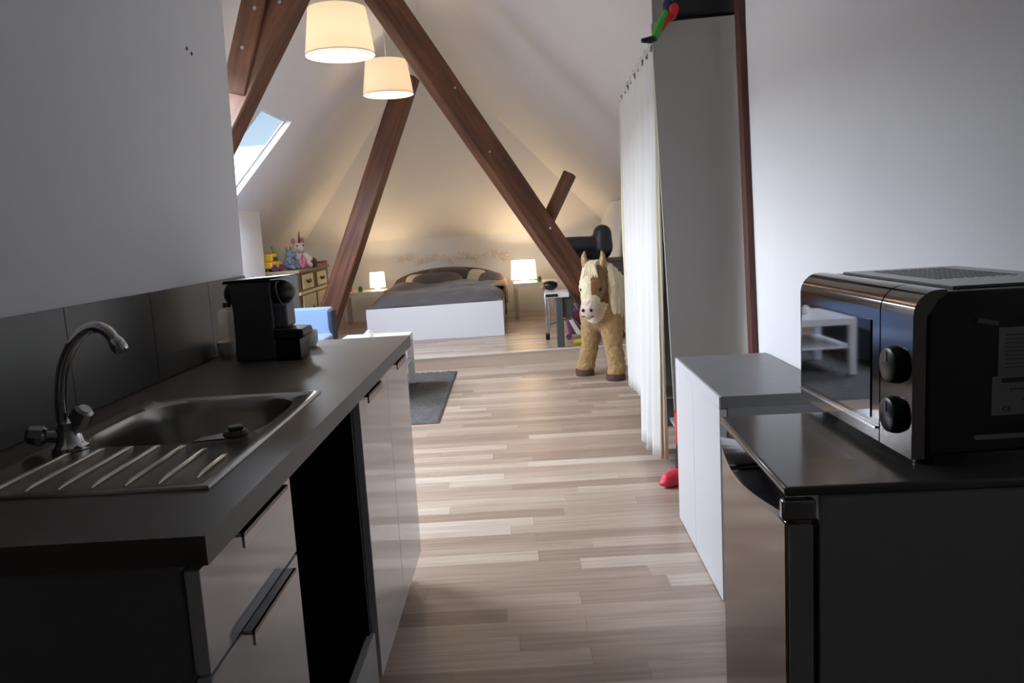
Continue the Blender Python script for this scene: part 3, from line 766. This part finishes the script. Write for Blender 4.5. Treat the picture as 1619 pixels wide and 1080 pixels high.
# rug
b = B(); nx, ny = 90, 100; g = []
for i in range(nx + 1):
    row = []
    for j in range(ny + 1):
        x = -1.59 + 1.055 * i / nx; y = 5.12 + 1.9 * j / ny
        e = min(i, nx - i, j, ny - j)
        row.append(b.bm.verts.new((x - .004 * j / ny, y, .004 + (min(e, 1) * .008) + random.uniform(0, .009) * (e > 0))))
    g.append(row)
for i in range(nx):
    for j in range(ny): b.bm.faces.new((g[i][j], g[i + 1][j], g[i + 1][j + 1], g[i][j + 1]))
tag(b.done('rug', 'rug', smooth=180), 'dark grey shaggy rug on the laminate floor', 'rug')

# ------------------------------------------------------------------ platform: bed
PZ = .118
bx0, bx1, by0, by1 = -1.585, -.113, 8.47, 10.62
t = thing('bed_frame', 'white double bed frame with an arched taupe headboard', 'bed', (0, 0, PZ))
B().hexa([(bx0, by0 - .02, 0), (bx1, by0 + .01, 0), (bx1, by0 + .035, 0), (bx0, by0 + .005, 0), (bx0, by0 - .02, .358), (bx1, by0 + .01, .375), (bx1, by0 + .035, .375), (bx0, by0 + .005, .358)]).done('footboard', 'bed_white', t, bevel=.002, smooth=0)
for x in (bx0, bx1 - .025): B().box(x, x + .025, by0 + .036, by1 - .05, .06, .34).done('side_rail', 'bed_white', t, smooth=0)
arc = [(bx0 - .02, 0), (bx1 + .02, 0)]
for k in range(25):
    u = k / 24; x = bx1 + .02 + (bx0 - .02 - bx1 - .02) * u
    arc.append((x, (.44 + .235 * math.sin(PI * u) ** .42)))
B().prism(arc, 'y', by1 - .05, by1 + .02).done('headboard', 'headboard', t, bevel=.012, seg=3)
tag(B().box(bx0 + .03, bx1 - .03, by0 + .06, by1 - .06, PZ + .12, PZ + .34).done('mattress', 'mattress', bevel=.03, seg=3), 'cream mattress under the grey duvet', 'mattress')
b = B(); nu, nv = 60, 50; g = []
for i in range(nu + 1):
    row = []
    for j in range(nv + 1):
        u, v = i / nu, j / nv
        x = bx0 + .01 + (bx1 - bx0 - .02) * u; y = by0 + .045 + 1.56 * v
        edge = min(u, 1 - u) * (bx1 - bx0)
        z = PZ + .375 + .10 * (1 - math.exp(-v * 9)) + .03 * v
        z += .045 * noise.noise((x * 2.2, y * 2.0, 1.3)) + .02 * noise.noise((x * 6, y * 6, 4.3))
        z -= .12 * math.exp(-edge * 14)
        z += .03 * math.exp(-((x + .85) / .25) ** 2) * math.sin(y * 5)
        row.append(b.bm.verts.new((x, y, max(z, PZ + .36))))
    g.append(row)
for i in range(nu):
    for j in range(nv): b.bm.faces.new((g[i][j], g[i + 1][j], g[i + 1][j + 1], g[i][j + 1]))
tag(b.done('duvet', 'duvet', smooth=180, solid=.03), 'rumpled dark grey duvet covering the bed', 'duvet')
def pillow(label, c, sx, sy, sz, rot, m, group='pillows at the headboard'):
    b = B(); n = 18; top = []
    b.ball((0, 0, 0), 1, (1, 1, 1), 28)
    for v in b.bm.verts:
        x, y, z = v.co
        f = lambda q: math.copysign(abs(q) ** .55, q)
        v.co = (f(x) * sx / 2, f(y) * sy / 2, z * sz / 2 * (.75 + .25 * (1 - abs(x) ** 3)) + .008 * noise.noise((x * 3, y * 3, c[0])))
    o = b.done('pillow', m, smooth=180)
    o.location = c; o.rotation_euler = rot
    return tag(o, label, 'pillow', group)
pillow('dark grey pillow lying in the middle of the bed', (-.96, 10.1, .612), .66, .42, .17, (R(28), 0, 0), 'pillow_dark')
pillow('cream pillow at the left end of the headboard', (-1.2, 10.4, .6), .4, .3, .12, (R(52), 0, R(6)), 'pillow_cream')
pillow('cream pillow between two dark pillows right of the bed middle', (-.47, 10.36, .61), .26, .32, .1, (R(58), R(8), R(-12)), 'pillow_cream')
pillow('dark grey pillow propped at the right end of the headboard', (-.28, 10.1, .575), .34, .42, .18, (R(30), R(6), R(-8)), 'pillow_dark')
pillow('dark grey pillow leaning on the headboard behind the cream one at left', (-.84, 10.45, .63), .6, .34, .13, (R(66), 0, 0), 'pillow_dark')
b = B(); g = []
for i in range(13):
    row = []
    for j in range(21):
        u, v = i / 12, j / 20
        y = 9.55 + .85 * v
        x = bx1 - .2 + .24 * min(u * 1.3, 1); z = PZ + .47 + .03 * v - max(0, (u - .72)) / .28 * .22 + .015 * noise.noise((u * 5, v * 6, 3))
        row.append(b.bm.verts.new((x, y, z)))
    g.append(row)
for i in range(12):
    for j in range(20): b.bm.faces.new((g[i][j], g[i + 1][j], g[i + 1][j + 1], g[i][j + 1]))
tag(b.done('throw_blanket', 'throw', smooth=180, solid=.02), 'beige blanket hanging over the right edge of the bed', 'blanket')

# garland of pale wall flowers
t = thing('wall_garland', 'row of pale relief flowers mounted on the wall above the headboard', 'wall decoration', (0, YB - .001, 0))
for k in range(13):
    u = k / 12; x = -1.5 + 1.42 * u; z = .925 + .03 * math.sin(k * 1.9) - .02 * u; s_ = .045 + .022 * ((k * 7) % 5) / 5
    b = B()
    for q in range(5):
        a = q * 2 * PI / 5 + k; b.ball((x + s_ * .6 * math.cos(a), -.014, z + s_ * .6 * math.sin(a)), s_ * .5, (1, .3, .8), 12, Matrix.Rotation(-a, 4, 'Y'))
    b.ball((x, -.02, z), s_ * .25, (1, .8, 1), 10)
    b.done('flower', 'flower', t)
B().tube([(-1.5 + 1.42 * k / 20, -.006, .925 + .02 * math.sin(k)) for k in range(21)], .005, 8).done('stem', 'flower', t)

# bedside tables, lamps, pots
lack('bedside_table', 'pale square bedside table left of the bed', 'table', (-2.2, 9.95, PZ), .58, .55, .447, m='lack_far', group='bedside tables')
lack('bedside_table', 'pale square bedside table right of the bed', 'table', (.015, 9.93, PZ), .56, .55, .447, m='lack_far', group='bedside tables')
def table_lamp(label, x, y, z, r, h):
    t = thing('table_lamp', label, 'lamp', (x, y, z), 0, 'lit bedside lamps')
    B().lathe([(0, 0), (.05, 0), (.052, .01), (.015, .02), (.012, .06), (0, .06)], n=26).done('base', 'white', t)
    B().lathe([(r, .035), (r * .92, .035 + h), (r * .92 - .003, .035 + h), (r - .003, .035)], n=40, closed=True).done('shade', 'bshade', t, smooth=60)
    B().ball((0, 0, .035 + h * .5), .028).done('bulb', 'bulb', t)
    return t
table_lamp('small glowing lamp on the bedside table left of the bed', -1.74, 10.25, .565, .1, .19)
table_lamp('large glowing lamp on the bedside table right of the bed', .155, 10.22, .565, .165, .24)
for x, lab in ((-1.93, 'little green plant pot beside the left bedside lamp'), (.345, 'little green plant pot beside the right bedside lamp')):
    t = thing('plant_pot', lab, 'plant', (x, 10.05, .565), 0, 'green pots on the bedside tables')
    B().lathe([(0, 0), (.025, 0), (.032, .04), (.028, .04), (0, .034)], n=20).done('pot', 'plant', t)
    b = B()
    for k in range(9):
        a = k * 2.4; b.ball((.014 * math.cos(a), .014 * math.sin(a), .05 + .004 * (k % 3)), .012, (1, 1, 1.3), 10)
    b.done('leaves', 'plant', t)
t = thing('figurine', 'small pinkish figurine at the left end of the left bedside table', 'figurine', (-2.1, 10.2, .565))
B().lathe([(0, 0), (.04, 0), (.045, .03), (.025, .1), (.03, .13), (.0, .15)], n=24).done('body', 'pink_plush', t)
B().ball((0, 0, .17), .032).done('head', 'pink_plush', t)

# dresser with toys
DX, DY, DH = -2.16, 8.02, .838
t = thing('dresser', 'old grey dresser with cream drawers and dark arched doors', 'dresser', (DX, DY, PZ), R(1))
B().box(-.36, -.012, 0, 1.42, .03, DH - .03).done('body', 'dresser', t, bevel=.004)
B().box(-.38, .02, -.02, 1.44, DH - .03, DH).done('top', 'dresser_top', t, bevel=.005)
B().box(-.012, .0, 0, 1.42, .03, DH - .03).done('face_frame', 'dresser_frame', t)
B().box(-.01, .012, 0, 1.42, DH - .255, DH - .225).done('mid_rail', 'dresser_front', t)
for k in range(2):
    y0 = .14 + k * .66
    d = B().box(0, .014, y0, y0 + .46, DH - .205, DH - .055).done('drawer', 'dresser_front', t, bevel=.003)
    B().tube([(.014, y0 + .15, DH - .12), (.03, y0 + .18, DH - .135), (.03, y0 + .28, DH - .135), (.014, y0 + .31, DH - .12)], .012, 8).done('handle', 'black_plastic', d)
    d = B().box(0, .014, y0 - .04, y0 + .54, .08, DH - .27).done('door', 'dresser_front', t, bevel=.003)
    for q in range(2):
        ya = y0 + .02 + q * .25; poly = [(ya, .1), (ya + .2, .1)]
        for s_ in range(9):
            a = s_ / 8 * PI; poly.append((ya + .1 + .1 * math.cos(a), .34 + .1 * math.sin(a)))
        B().prism(poly, 'x', .014, .018).done('arched_panel', 'dresser_frame', d)
for x in (-.35, -.05):
    for y in (.02, 1.36): B().box(x, x + .04, y, y + .04, 0, .03).done('foot', 'dresser_frame', t)
TZ = PZ + DH
t = thing('toy', 'yellow toy vehicle with a dark cab at the left end of the dresser', 'toy', (-2.44, 8.12, TZ), R(70), 'toys on the dresser')
B().box(-.09, .09, -.06, .06, .03, .1).done('body', 'yellow_toy', t, bevel=.015, seg=3)
B().box(-.06, .03, -.05, .05, .1, .18).done('cab', 'yellow_toy', t, bevel=.012, seg=3)
B().box(-.045, .036, -.052, .052, .11, .15).done('cab_window', 'dresser_frame', t, bevel=.004)
b = B()
for x in (-.055, .055):
    for y in (-.062, .062): B().cyl((x, y - .012, .035), (x, y + .012, .035), .035, n=20).done('wheel', 'purple', t)
B().tube([(.06, 0, .1), (.05, .0, .19), (.02, 0, .25)], [.02, .016, .01], 12).done('arm', 'plant', t)
b.bm.free()
def plush(label, loc, rz, body, accent, s_=1.0, horn=False, group='toys on the dresser'):
    t = thing('plush_toy', label, 'toy', loc, rz, group)
    b = B().ball((0, 0, .085 * s_), .085 * s_, (1, 1, 1.05)).ball((.02 * s_, 0, .2 * s_), .065 * s_)
    b.capsule((.05 * s_, .05 * s_, .05 * s_), (.11 * s_, .07 * s_, .03 * s_), .035 * s_, .03 * s_, 4).capsule((.05 * s_, -.05 * s_, .05 * s_), (.11 * s_, -.07 * s_, .03 * s_), .035 * s_, .03 * s_, 4)
    b.capsule((.03 * s_, .06 * s_, .13 * s_), (.08 * s_, .09 * s_, .09 * s_), .026 * s_, .024 * s_, 4).capsule((.03 * s_, -.06 * s_, .13 * s_), (.08 * s_, -.09 * s_, .09 * s_), .026 * s_, .024 * s_, 4)
    b.ball((.08 * s_, 0, .19 * s_), .035 * s_)
    mesh_obj('body', fuse(b, .008 * s_ + .002, 4), [body], t)
    for q in (-1, 1): B().ball((.0, q * .045 * s_, .27 * s_), .025 * s_, (.6, .8, 1.3)).done('ear', accent, t)
    for q in (-1, 1): B().ball((.077 * s_, q * .028 * s_, .222 * s_), .008 * s_).done('eye', 'eye', t)
    if horn: B().cyl((.05 * s_, 0, .25 * s_), (.08 * s_, 0, .36 * s_), .014 * s_, .003 * s_, 12).done('horn', 'dresser_frame', t)
    return t
plush('blue grey plush toy between the yellow toy and the white unicorn', (-2.31, 8.3, TZ), R(-20), 'bluegrey', 'bluegrey', .8)
plush('white plush unicorn with a dark horn in the middle of the dresser', (-2.28, 8.58, TZ), R(-60), 'unicorn', 'pink_plush', 1.1, True)
t = thing('toy_bag', 'rose coloured round bag with a dark handle at the front of the dresser', 'bag', (-2.17, 8.3, TZ), R(10), 'toys on the dresser')
B().ball((0, 0, .07), .07, (.6, 1.1, 1)).done('body', 'pink_plush', t)
B().tube([(0, .075 * math.cos(a), .06 + .085 * math.sin(a)) for a in [PI * k / 12 for k in range(13)]], .007, 8).done('handle', 'purple', t)
t = thing('toy_rod', 'long dark toy lying along the far end of the dresser', 'toy', (-2.17, 8.75, TZ), R(0), 'toys on the dresser')
B().tube([(0, 0, .06), (0, .2, .045), (.01, .55, .04)], [.018, .014, .012], 12).done('shaft', 'dresser_frame', t)
B().ball((0, -.02, .055), .055, (.8, 1, 1)).done('knob', 'dresser_frame', t)
B().box(-.03, .03, .02, .5, .0, .032).done('base', 'pink_plush', t, bevel=.004)

# chest with the black bag, right
t = thing('low_chest', 'dark brown low chest behind the plush pony', 'chest', (.62, 8.42, PZ))
B().box(0, .6, 0, .4, .05, .73).done('body', 'dark_wood', t, bevel=.004)
B().box(-.015, .612, -.015, .41, .73, .757).done('top', 'dark_wood', t, bevel=.004)
for k in range(2):
    d = B().box(.02, .58, -.012, 0, .4 - k * .3, .68 - k * .3).done('drawer', 'dark_wood', t, bevel=.003)
    B().ball((.3, -.022, .54 - k * .3), .016).done('knob', 'silver', d)
for x in (.02, .54):
    for y in (.02, .34): B().box(x, x + .04, y, y + .04, 0, .05).done('foot', 'dark_wood', t)
t = thing('black_bag', 'black leather holdall with a tall round end on the brown chest', 'bag', (.58, 8.6, PZ + .757))
b = B().capsule((.05, -.03, .17), (.42, -.03, .16), .085, .09, 10).capsule((.05, .07, .17), (.42, .07, .16), .085, .09, 10).capsule((.16, .02, .1), (.42, .02, .09), .09, .1, 8)
b.capsule((.42, -.04, .12), (.42, -.04, .27), .105, .095, 6).capsule((.42, .07, .12), (.42, .07, .27), .105, .095, 6)
me = fuse(b, .014, 4)
for v in me.vertices: v.co.z = max(v.co.z, 0.0)
mesh_obj('body', me, ['bag'], t)
for k in range(6): B().cyl((.3 + k * .025, -.118, .0), (.3 + k * .025, -.13, .07), .005, n=8).done('fringe', 'bag', t)

# play stand, stroller, boot
t = thing('play_stand', 'grey and white wheeled play stand beside the pony on the platform', 'toy stand', (.42, 7.42, PZ))
B().box(-.025, .045, -.02, .03, .0, .47).done('post', 'post_grey', t, bevel=.008)['label'] = 'dark grey upright post'
tp = B().hexa([(-.13, -.03, .468), (.105, -.03, .468), (.09, .2, .49), (-.11, .2, .49), (-.13, -.03, .515), (.105, -.03, .515), (.09, .2, .53), (-.11, .2, .53)]).done('tray', 'lack', t, bevel=.006)
B().box(-.115, -.0, -.034, -.029, .478, .506).done('screen', 'black_plastic', tp)
B().box(.02, .14, .03, .2, .27, .46).done('housing', 'post_grey', t, bevel=.01)
for x in (-.115, -.085): B().tube([(x, .0 + .1 * (x < -.1), .47), (x, .05, .3), (x + .005, .1, .2)], .007, 10).done('tube', 'silver', t)
lg = B().tube([(-.08, .1, .22), (-.085, .3, .12), (-.09, .5, .06)], [.012, .012, .012], 10).done('leg', 'silver', t)
B().cyl((-.11, .52, .035), (-.07, .52, .035), .036, n=22).done('wheel', 'black_plastic', lg)
B().tube([(-.13, .12, .2), (.0, .14, .22), (.12, .16, .25)], .009, 10).done('cross_bar', 'silver', t)
B().ball((-.06, .14, .575), .06, (1.2, 1, .75)).done('black_seat', 'black_plastic', t)
B().ball((-.13, .12, .565), .026).done('beige_ball', 'brass', t)  # plain beige ball beside the black seat
t = thing('doll_stroller', 'folded purple doll stroller leaning behind the plush pony', 'stroller', (.64, 7.82, PZ), R(0))
B().tube([(-.14, 0, .3), (-.04, .02, .2), (.08, .02, .04)], .012, 10).done('frame_tube', 'silver', t)
B().tube([(-.03, .03, .36), (.04, .04, .22), (.12, .04, .05)], .012, 10).done('frame_tube', 'silver', t)
B().hexa([(-.1, .02, .05), (.14, .02, .05), (.14, .12, .05), (-.1, .12, .05), (-.14, .02, .28), (.06, .02, .34), (.06, .12, .34), (-.14, .12, .28)]).done('seat_fabric', 'purple', t, bevel=.03, seg=3)
B().hexa([(-.03, -.02, .06), (.03, -.02, .05), (.03, -.01, .05), (-.03, -.01, .06), (-.1, -.02, .2), (-.06, -.02, .21), (-.06, -.01, .21), (-.1, -.01, .2)]).done('footrest', 'white', t, bevel=.003)
for x in (-.1, .16): B().cyl((x, .02, .03), (x, .045, .03), .03, n=18).done('wheel', 'purple', t)
t = thing('rubber_boot', 'small yellow rubber boot on the platform beside the pony', 'boot', (.665, 7.5, PZ), R(180))
b = B().capsule((0, 0, .04), (0, 0, .13), .036, .042, 5).capsule((0, 0, .03), (.085, 0, .026), .034, .028, 5)
me = fuse(b, .006, 4)
for v in me.vertices: v.co.z = max(v.co.z, 0.0)
mesh_obj('upper', me, ['yellow'], t)
B().lathe([(.036, 0), (.041, 0), (.041, .012), (.036, .012)], (0, 0, .158), 22, closed=True).done('cuff', 'yellow', t)

# ------------------------------------------------------------------ plush pony
t = thing('plush_pony', 'large standing plush pony in tan and cream beside the white curtain', 'plush animal', (.69, 6.42, 0))
d = Vector((.80, .60, 0)); p = Vector((.60, -.80, 0)); Z = Vector((0, 0, 1))
b = B()
# trunk
b.capsule(d * .03 + Z * .56, d * .3 + Z * .57, .175, .19, 8).capsule(d * .3 + Z * .57, d * .6 + Z * .575, .19, .175, 8)
b.ball(d * -.01 + Z * .53, .15)
# neck, head
nk0 = d * .06 + Z * .64; poll = Vector((-.035, -.1, .865))
b.capsule(nk0, poll + d * .06, .165, .105, 8)
mz = Vector((-.1, -.235, .575))
b.capsule(poll, poll.lerp(mz, .35), .098, .108, 6).capsule(poll.lerp(mz, .35), poll.lerp(mz, .72), .104, .072, 6).capsule(poll.lerp(mz, .72), mz, .072, .066, 5)
b.capsule(poll.lerp(mz, .3) + d * .05, poll.lerp(mz, .62) + d * .035, .085, .062, 5)
# front legs
for q, foot in ((-1, Vector((-.105, .13, 0))), (1, Vector((.115, -.15, 0)))):
    sh = p * q * .1 + d * .03 + Z * .48
    kn = foot.lerp(sh, .5) + Z * 0 ; kn.z = .26
    an = foot.copy(); an.z = .09
    b.capsule(sh, kn, .105, .075, 7).capsule(kn, an, .075, .072, 6).capsule(an, foot + Z * .055 - d * .015, .075, .074, 4)
# hind legs: knee forward, hock back
for q in (-1, 1):
    hip = d * .6 + p * q * .09 + Z * .5; st = d * .53 + p * q * .12 + Z * .34; hk = d * .66 + p * q * .12 + Z * .21; ft = d * .63 + p * q * .12 + Z * .06
    b.capsule(hip, st, .125, .095, 6).capsule(st, hk, .09, .07, 5).capsule(hk, ft, .068, .072, 5)
me = fuse(b, .012, 4, .009, .022)
for v in me.vertices: v.co.z = max(v.co.z, .03)
fwd = (mz - poll).normalized()
side = Vector((.93, -.36, 0)); fn = Vector((-.36, -.93, 0))
me.materials.clear()
for f in me.polygons:
    c = f.center; rel = c - poll; tpar = rel.dot(fwd) / (mz - poll).length; sd = rel.dot(side); fr = rel.dot(fn)
    mi = 0
    hd = (c - (poll + fwd * max(0, min(1, tpar)) * (mz - poll).length)).length < .16 and -.3 < tpar and c.z > .46 and fr > -.06
    if hd:
        mi = 2
        if sd > .012 and -.12 < tpar < .66: mi = 1
        if tpar > .82: mi = 3
    elif c.z > .72: mi = 2
    elif c.dot(d) > .06 and c.z > .5 + .05 * noise.noise(c * 6): mi = 2
    f.material_index = mi
body = mesh_obj('body', me, ['fur_tan', 'fur_brown', 'fur_cream', 'fur_pink'], t)
# ears
for q, a in ((-1, .0), (1, .0)):
    e0 = poll + side * q * .062 + Z * .06
    b = B().tube([e0 - Z * .03, e0 + Z * .03 + side * q * .012, e0 + Z * .075 + side * q * .016, e0 + Z * .115 + side * q * .008], [.044, .046, .034, .008], 14, flat=.6)
    er = b.done('ear', 'fur_tan', t)
    B().tube([e0 - Z * .0 + fn * .02, e0 + Z * .06 + side * q * .014 + fn * .016, e0 + Z * .1 + side * q * .008 + fn * .005], [.027, .023, .006], 12, flat=.4).done('inner_ear', 'fur_pink', er)
# eyes, nostrils, mouth
for q in (-1, 1):
    e = poll.lerp(mz, .42) + side * (.084 if q > 0 else -.07) + fn * .06
    B().ball(e, .014).done('eye', 'eye', t)
    e = mz + side * q * .032 + fn * .056 + Z * .012
    B().ball(e, .014, (1, 1, 1)).done('nostril', 'eye', t)
B().tube([mz + side * (-.045 + .015 * k) + fn * (.05 - abs(k - 3) * .004) - Z * (.03 + .003 * abs(k - 3)) for k in range(7)], .005, 8).done('mouth', 'hoof', t)
# hooves
for c in (Vector((-.105, .13, 0)) - d * .02, Vector((.115, -.15, 0)) - d * .02, d * .63 - p * .12, d * .63 + p * .12):
    B().lathe([(0, 0), (.076, 0), (.08, .02), (.077, .055), (0, .055)], c, 24).done('hoof', 'hoof', t)
# mane: long cream locks over the neck and shoulder, forelock
random.seed(3)
b = B()
for k in range(46):
    u = random.random(); s0 = (poll + Z * .085 + d * .02).lerp(nk0 + d * .1 + Z * .12, u)
    q = 1 if k % 3 else -1
    out = side * q * (.09 + .05 * u) + d * (.02 * random.random())
    L_ = .3 + .2 * random.random() * (1 if q > 0 else .4)
    p1 = s0 + out + Z * -.03; p2 = s0 + out * 1.35 - Z * (L_ * .55) + fn * .02; p3 = s0 + out * (1.3 + .1 * random.random()) - Z * L_ + fn * .03 * random.random()
    b.tube([s0, p1, p2, p3], [.022, .034, .03, .008], 8)
for k in range(7):
    s0 = poll + Z * .09 + side * (-.03 + .01 * k)
    b.tube([s0, s0 + fn * .1 - Z * .03, s0 + fn * .115 - Z * .12 + side * (.01 * (k - 3))], [.014, .018, .005], 8)
b.done('mane', 'fur_cream', t, smooth=80)
B().tube([d * .76 + Z * .66, d * .86 + Z * .6, d * .88 + Z * .4, d * .86 + Z * .25], [.035, .06, .065, .02], 12).done('tail', 'fur_cream', t)

# ------------------------------------------------------------------ light
def point(name, loc, e, col, r=.04):
    l = bpy.data.lights.new(name, 'POINT'); l.energy = e; l.color = col; l.shadow_soft_size = r
    o = bpy.data.objects.new(name, l); COL.objects.link(o); o.location = loc; return o
point('pendant_light', (-1.02, 5.3, 2.405 + .12), 19, (1, .8, .6), .05)
point('pendant_light', (-1.0, 7.25, 2.487 + .12), 19, (1, .8, .6), .05)
point('bedside_light', (-1.74, 10.25, .565 + .17), 15, (1, .74, .46), .03)
point('bedside_light', (.155, 10.22, .565 + .19), 19, (1, .74, .46), .03)
# daylight portals in the skylight openings
for (ya, yb) in SK:
    l = bpy.data.lights.new('skylight_portal', 'AREA'); l.shape = 'RECTANGLE'
    l.size = math.hypot(SKX1 - SKX0, zl(SKX1) - zl(SKX0)); l.size_y = yb - ya
    l.cycles.is_portal = True
    o = bpy.data.objects.new('skylight_portal', l); COL.objects.link(o)
    up = Vector((-1.1127, 0, 1)).normalized()
    xm = (SKX0 + SKX1) / 2
    zax = up; yax = Vector((0, 1, 0)); xax = yax.cross(zax)
    m = Matrix((xax, yax, zax)).transposed().to_4x4(); m.translation = Vector((xm, (ya + yb) / 2, zl(xm))) + up * .055
    o.matrix_world = m

w = bpy.data.worlds.new('sky'); scene.world = w; w.use_nodes = True
nt = w.node_tree; n = nt.nodes; bg = n['Background']
tc = n.new('ShaderNodeTexCoord'); sp = n.new('ShaderNodeSeparateXYZ'); nt.links.new(tc.outputs['Generated'], sp.inputs[0])
ns = n.new('ShaderNodeTexNoise'); ns.inputs['Scale'].default_value = 5; ns.inputs['Detail'].default_value = 4
nt.links.new(tc.outputs['Generated'], ns.inputs['Vector'])
ma = n.new('ShaderNodeMath'); ma.operation = 'MULTIPLY_ADD'; ma.inputs[1].default_value = .03; nt.links.new(ns.outputs['Fac'], ma.inputs[0]); nt.links.new(sp.outputs['Z'], ma.inputs[2])
rp = n.new('ShaderNodeValToRGB'); nt.links.new(ma.outputs[0], rp.inputs['Fac'])
SKYL = 38.0
els = rp.color_ramp.elements
els[0].position = .0; els[0].color = (.14, .145, .15, 1)
els[1].position = 1.0; els[1].color = (.85, .95, 1.1, 1)
for pos, c in ((.108, (.14, .145, .15, 1)), (.128, (.0165, .021, .025, 1)), (.178, (.0125, .0175, .0235, 1)), (.195, (.9, .97, 1.08, 1))):
    e = els.new(pos); e.color = c
nt.links.new(rp.outputs['Color'], bg.inputs['Color']); bg.inputs['Strength'].default_value = SKYL

# ------------------------------------------------------------------ camera
def nrm(v): return Vector(v).normalized()
F = 1250.0
Yc = nrm(((805 - 809.5) / F, (362 - 540) / F, 1.0)); hx = Vector((math.cos(R(3.3)), -math.sin(R(3.3)), 0))
Xc = (hx - Yc * hx.dot(Yc)).normalized(); Zc = Yc.cross(Xc)
if Zc.y > 0: Zc = -Zc
# rows of the world->camera matrix (camera: x right, y down, z forward)
right = Vector((Xc.x, Yc.x, Zc.x)); down = Vector((Xc.y, Yc.y, Zc.y)); fw = Vector((Xc.z, Yc.z, Zc.z))
cam = bpy.data.cameras.new('camera'); cam.sensor_width = 36; cam.lens = F / 1619 * 36; cam.clip_start = .02
co = bpy.data.objects.new('camera', cam); COL.objects.link(co)
m = Matrix((right, -down, -fw)).transposed().to_4x4(); m.translation = (0, 0, 1.25); co.matrix_world = m
scene.camera = co
vs = scene.view_settings; vs.view_transform = 'Standard'; vs.look = 'None'; vs.gamma = 1; vs.use_curve_mapping = False; vs.exposure = 0.0
scene.cycles.max_bounces = 10; scene.cycles.diffuse_bounces = 6; scene.cycles.transparent_max_bounces = 12
scene.cycles.use_denoising = True
scene.cycles.sample_clamp_indirect = 6
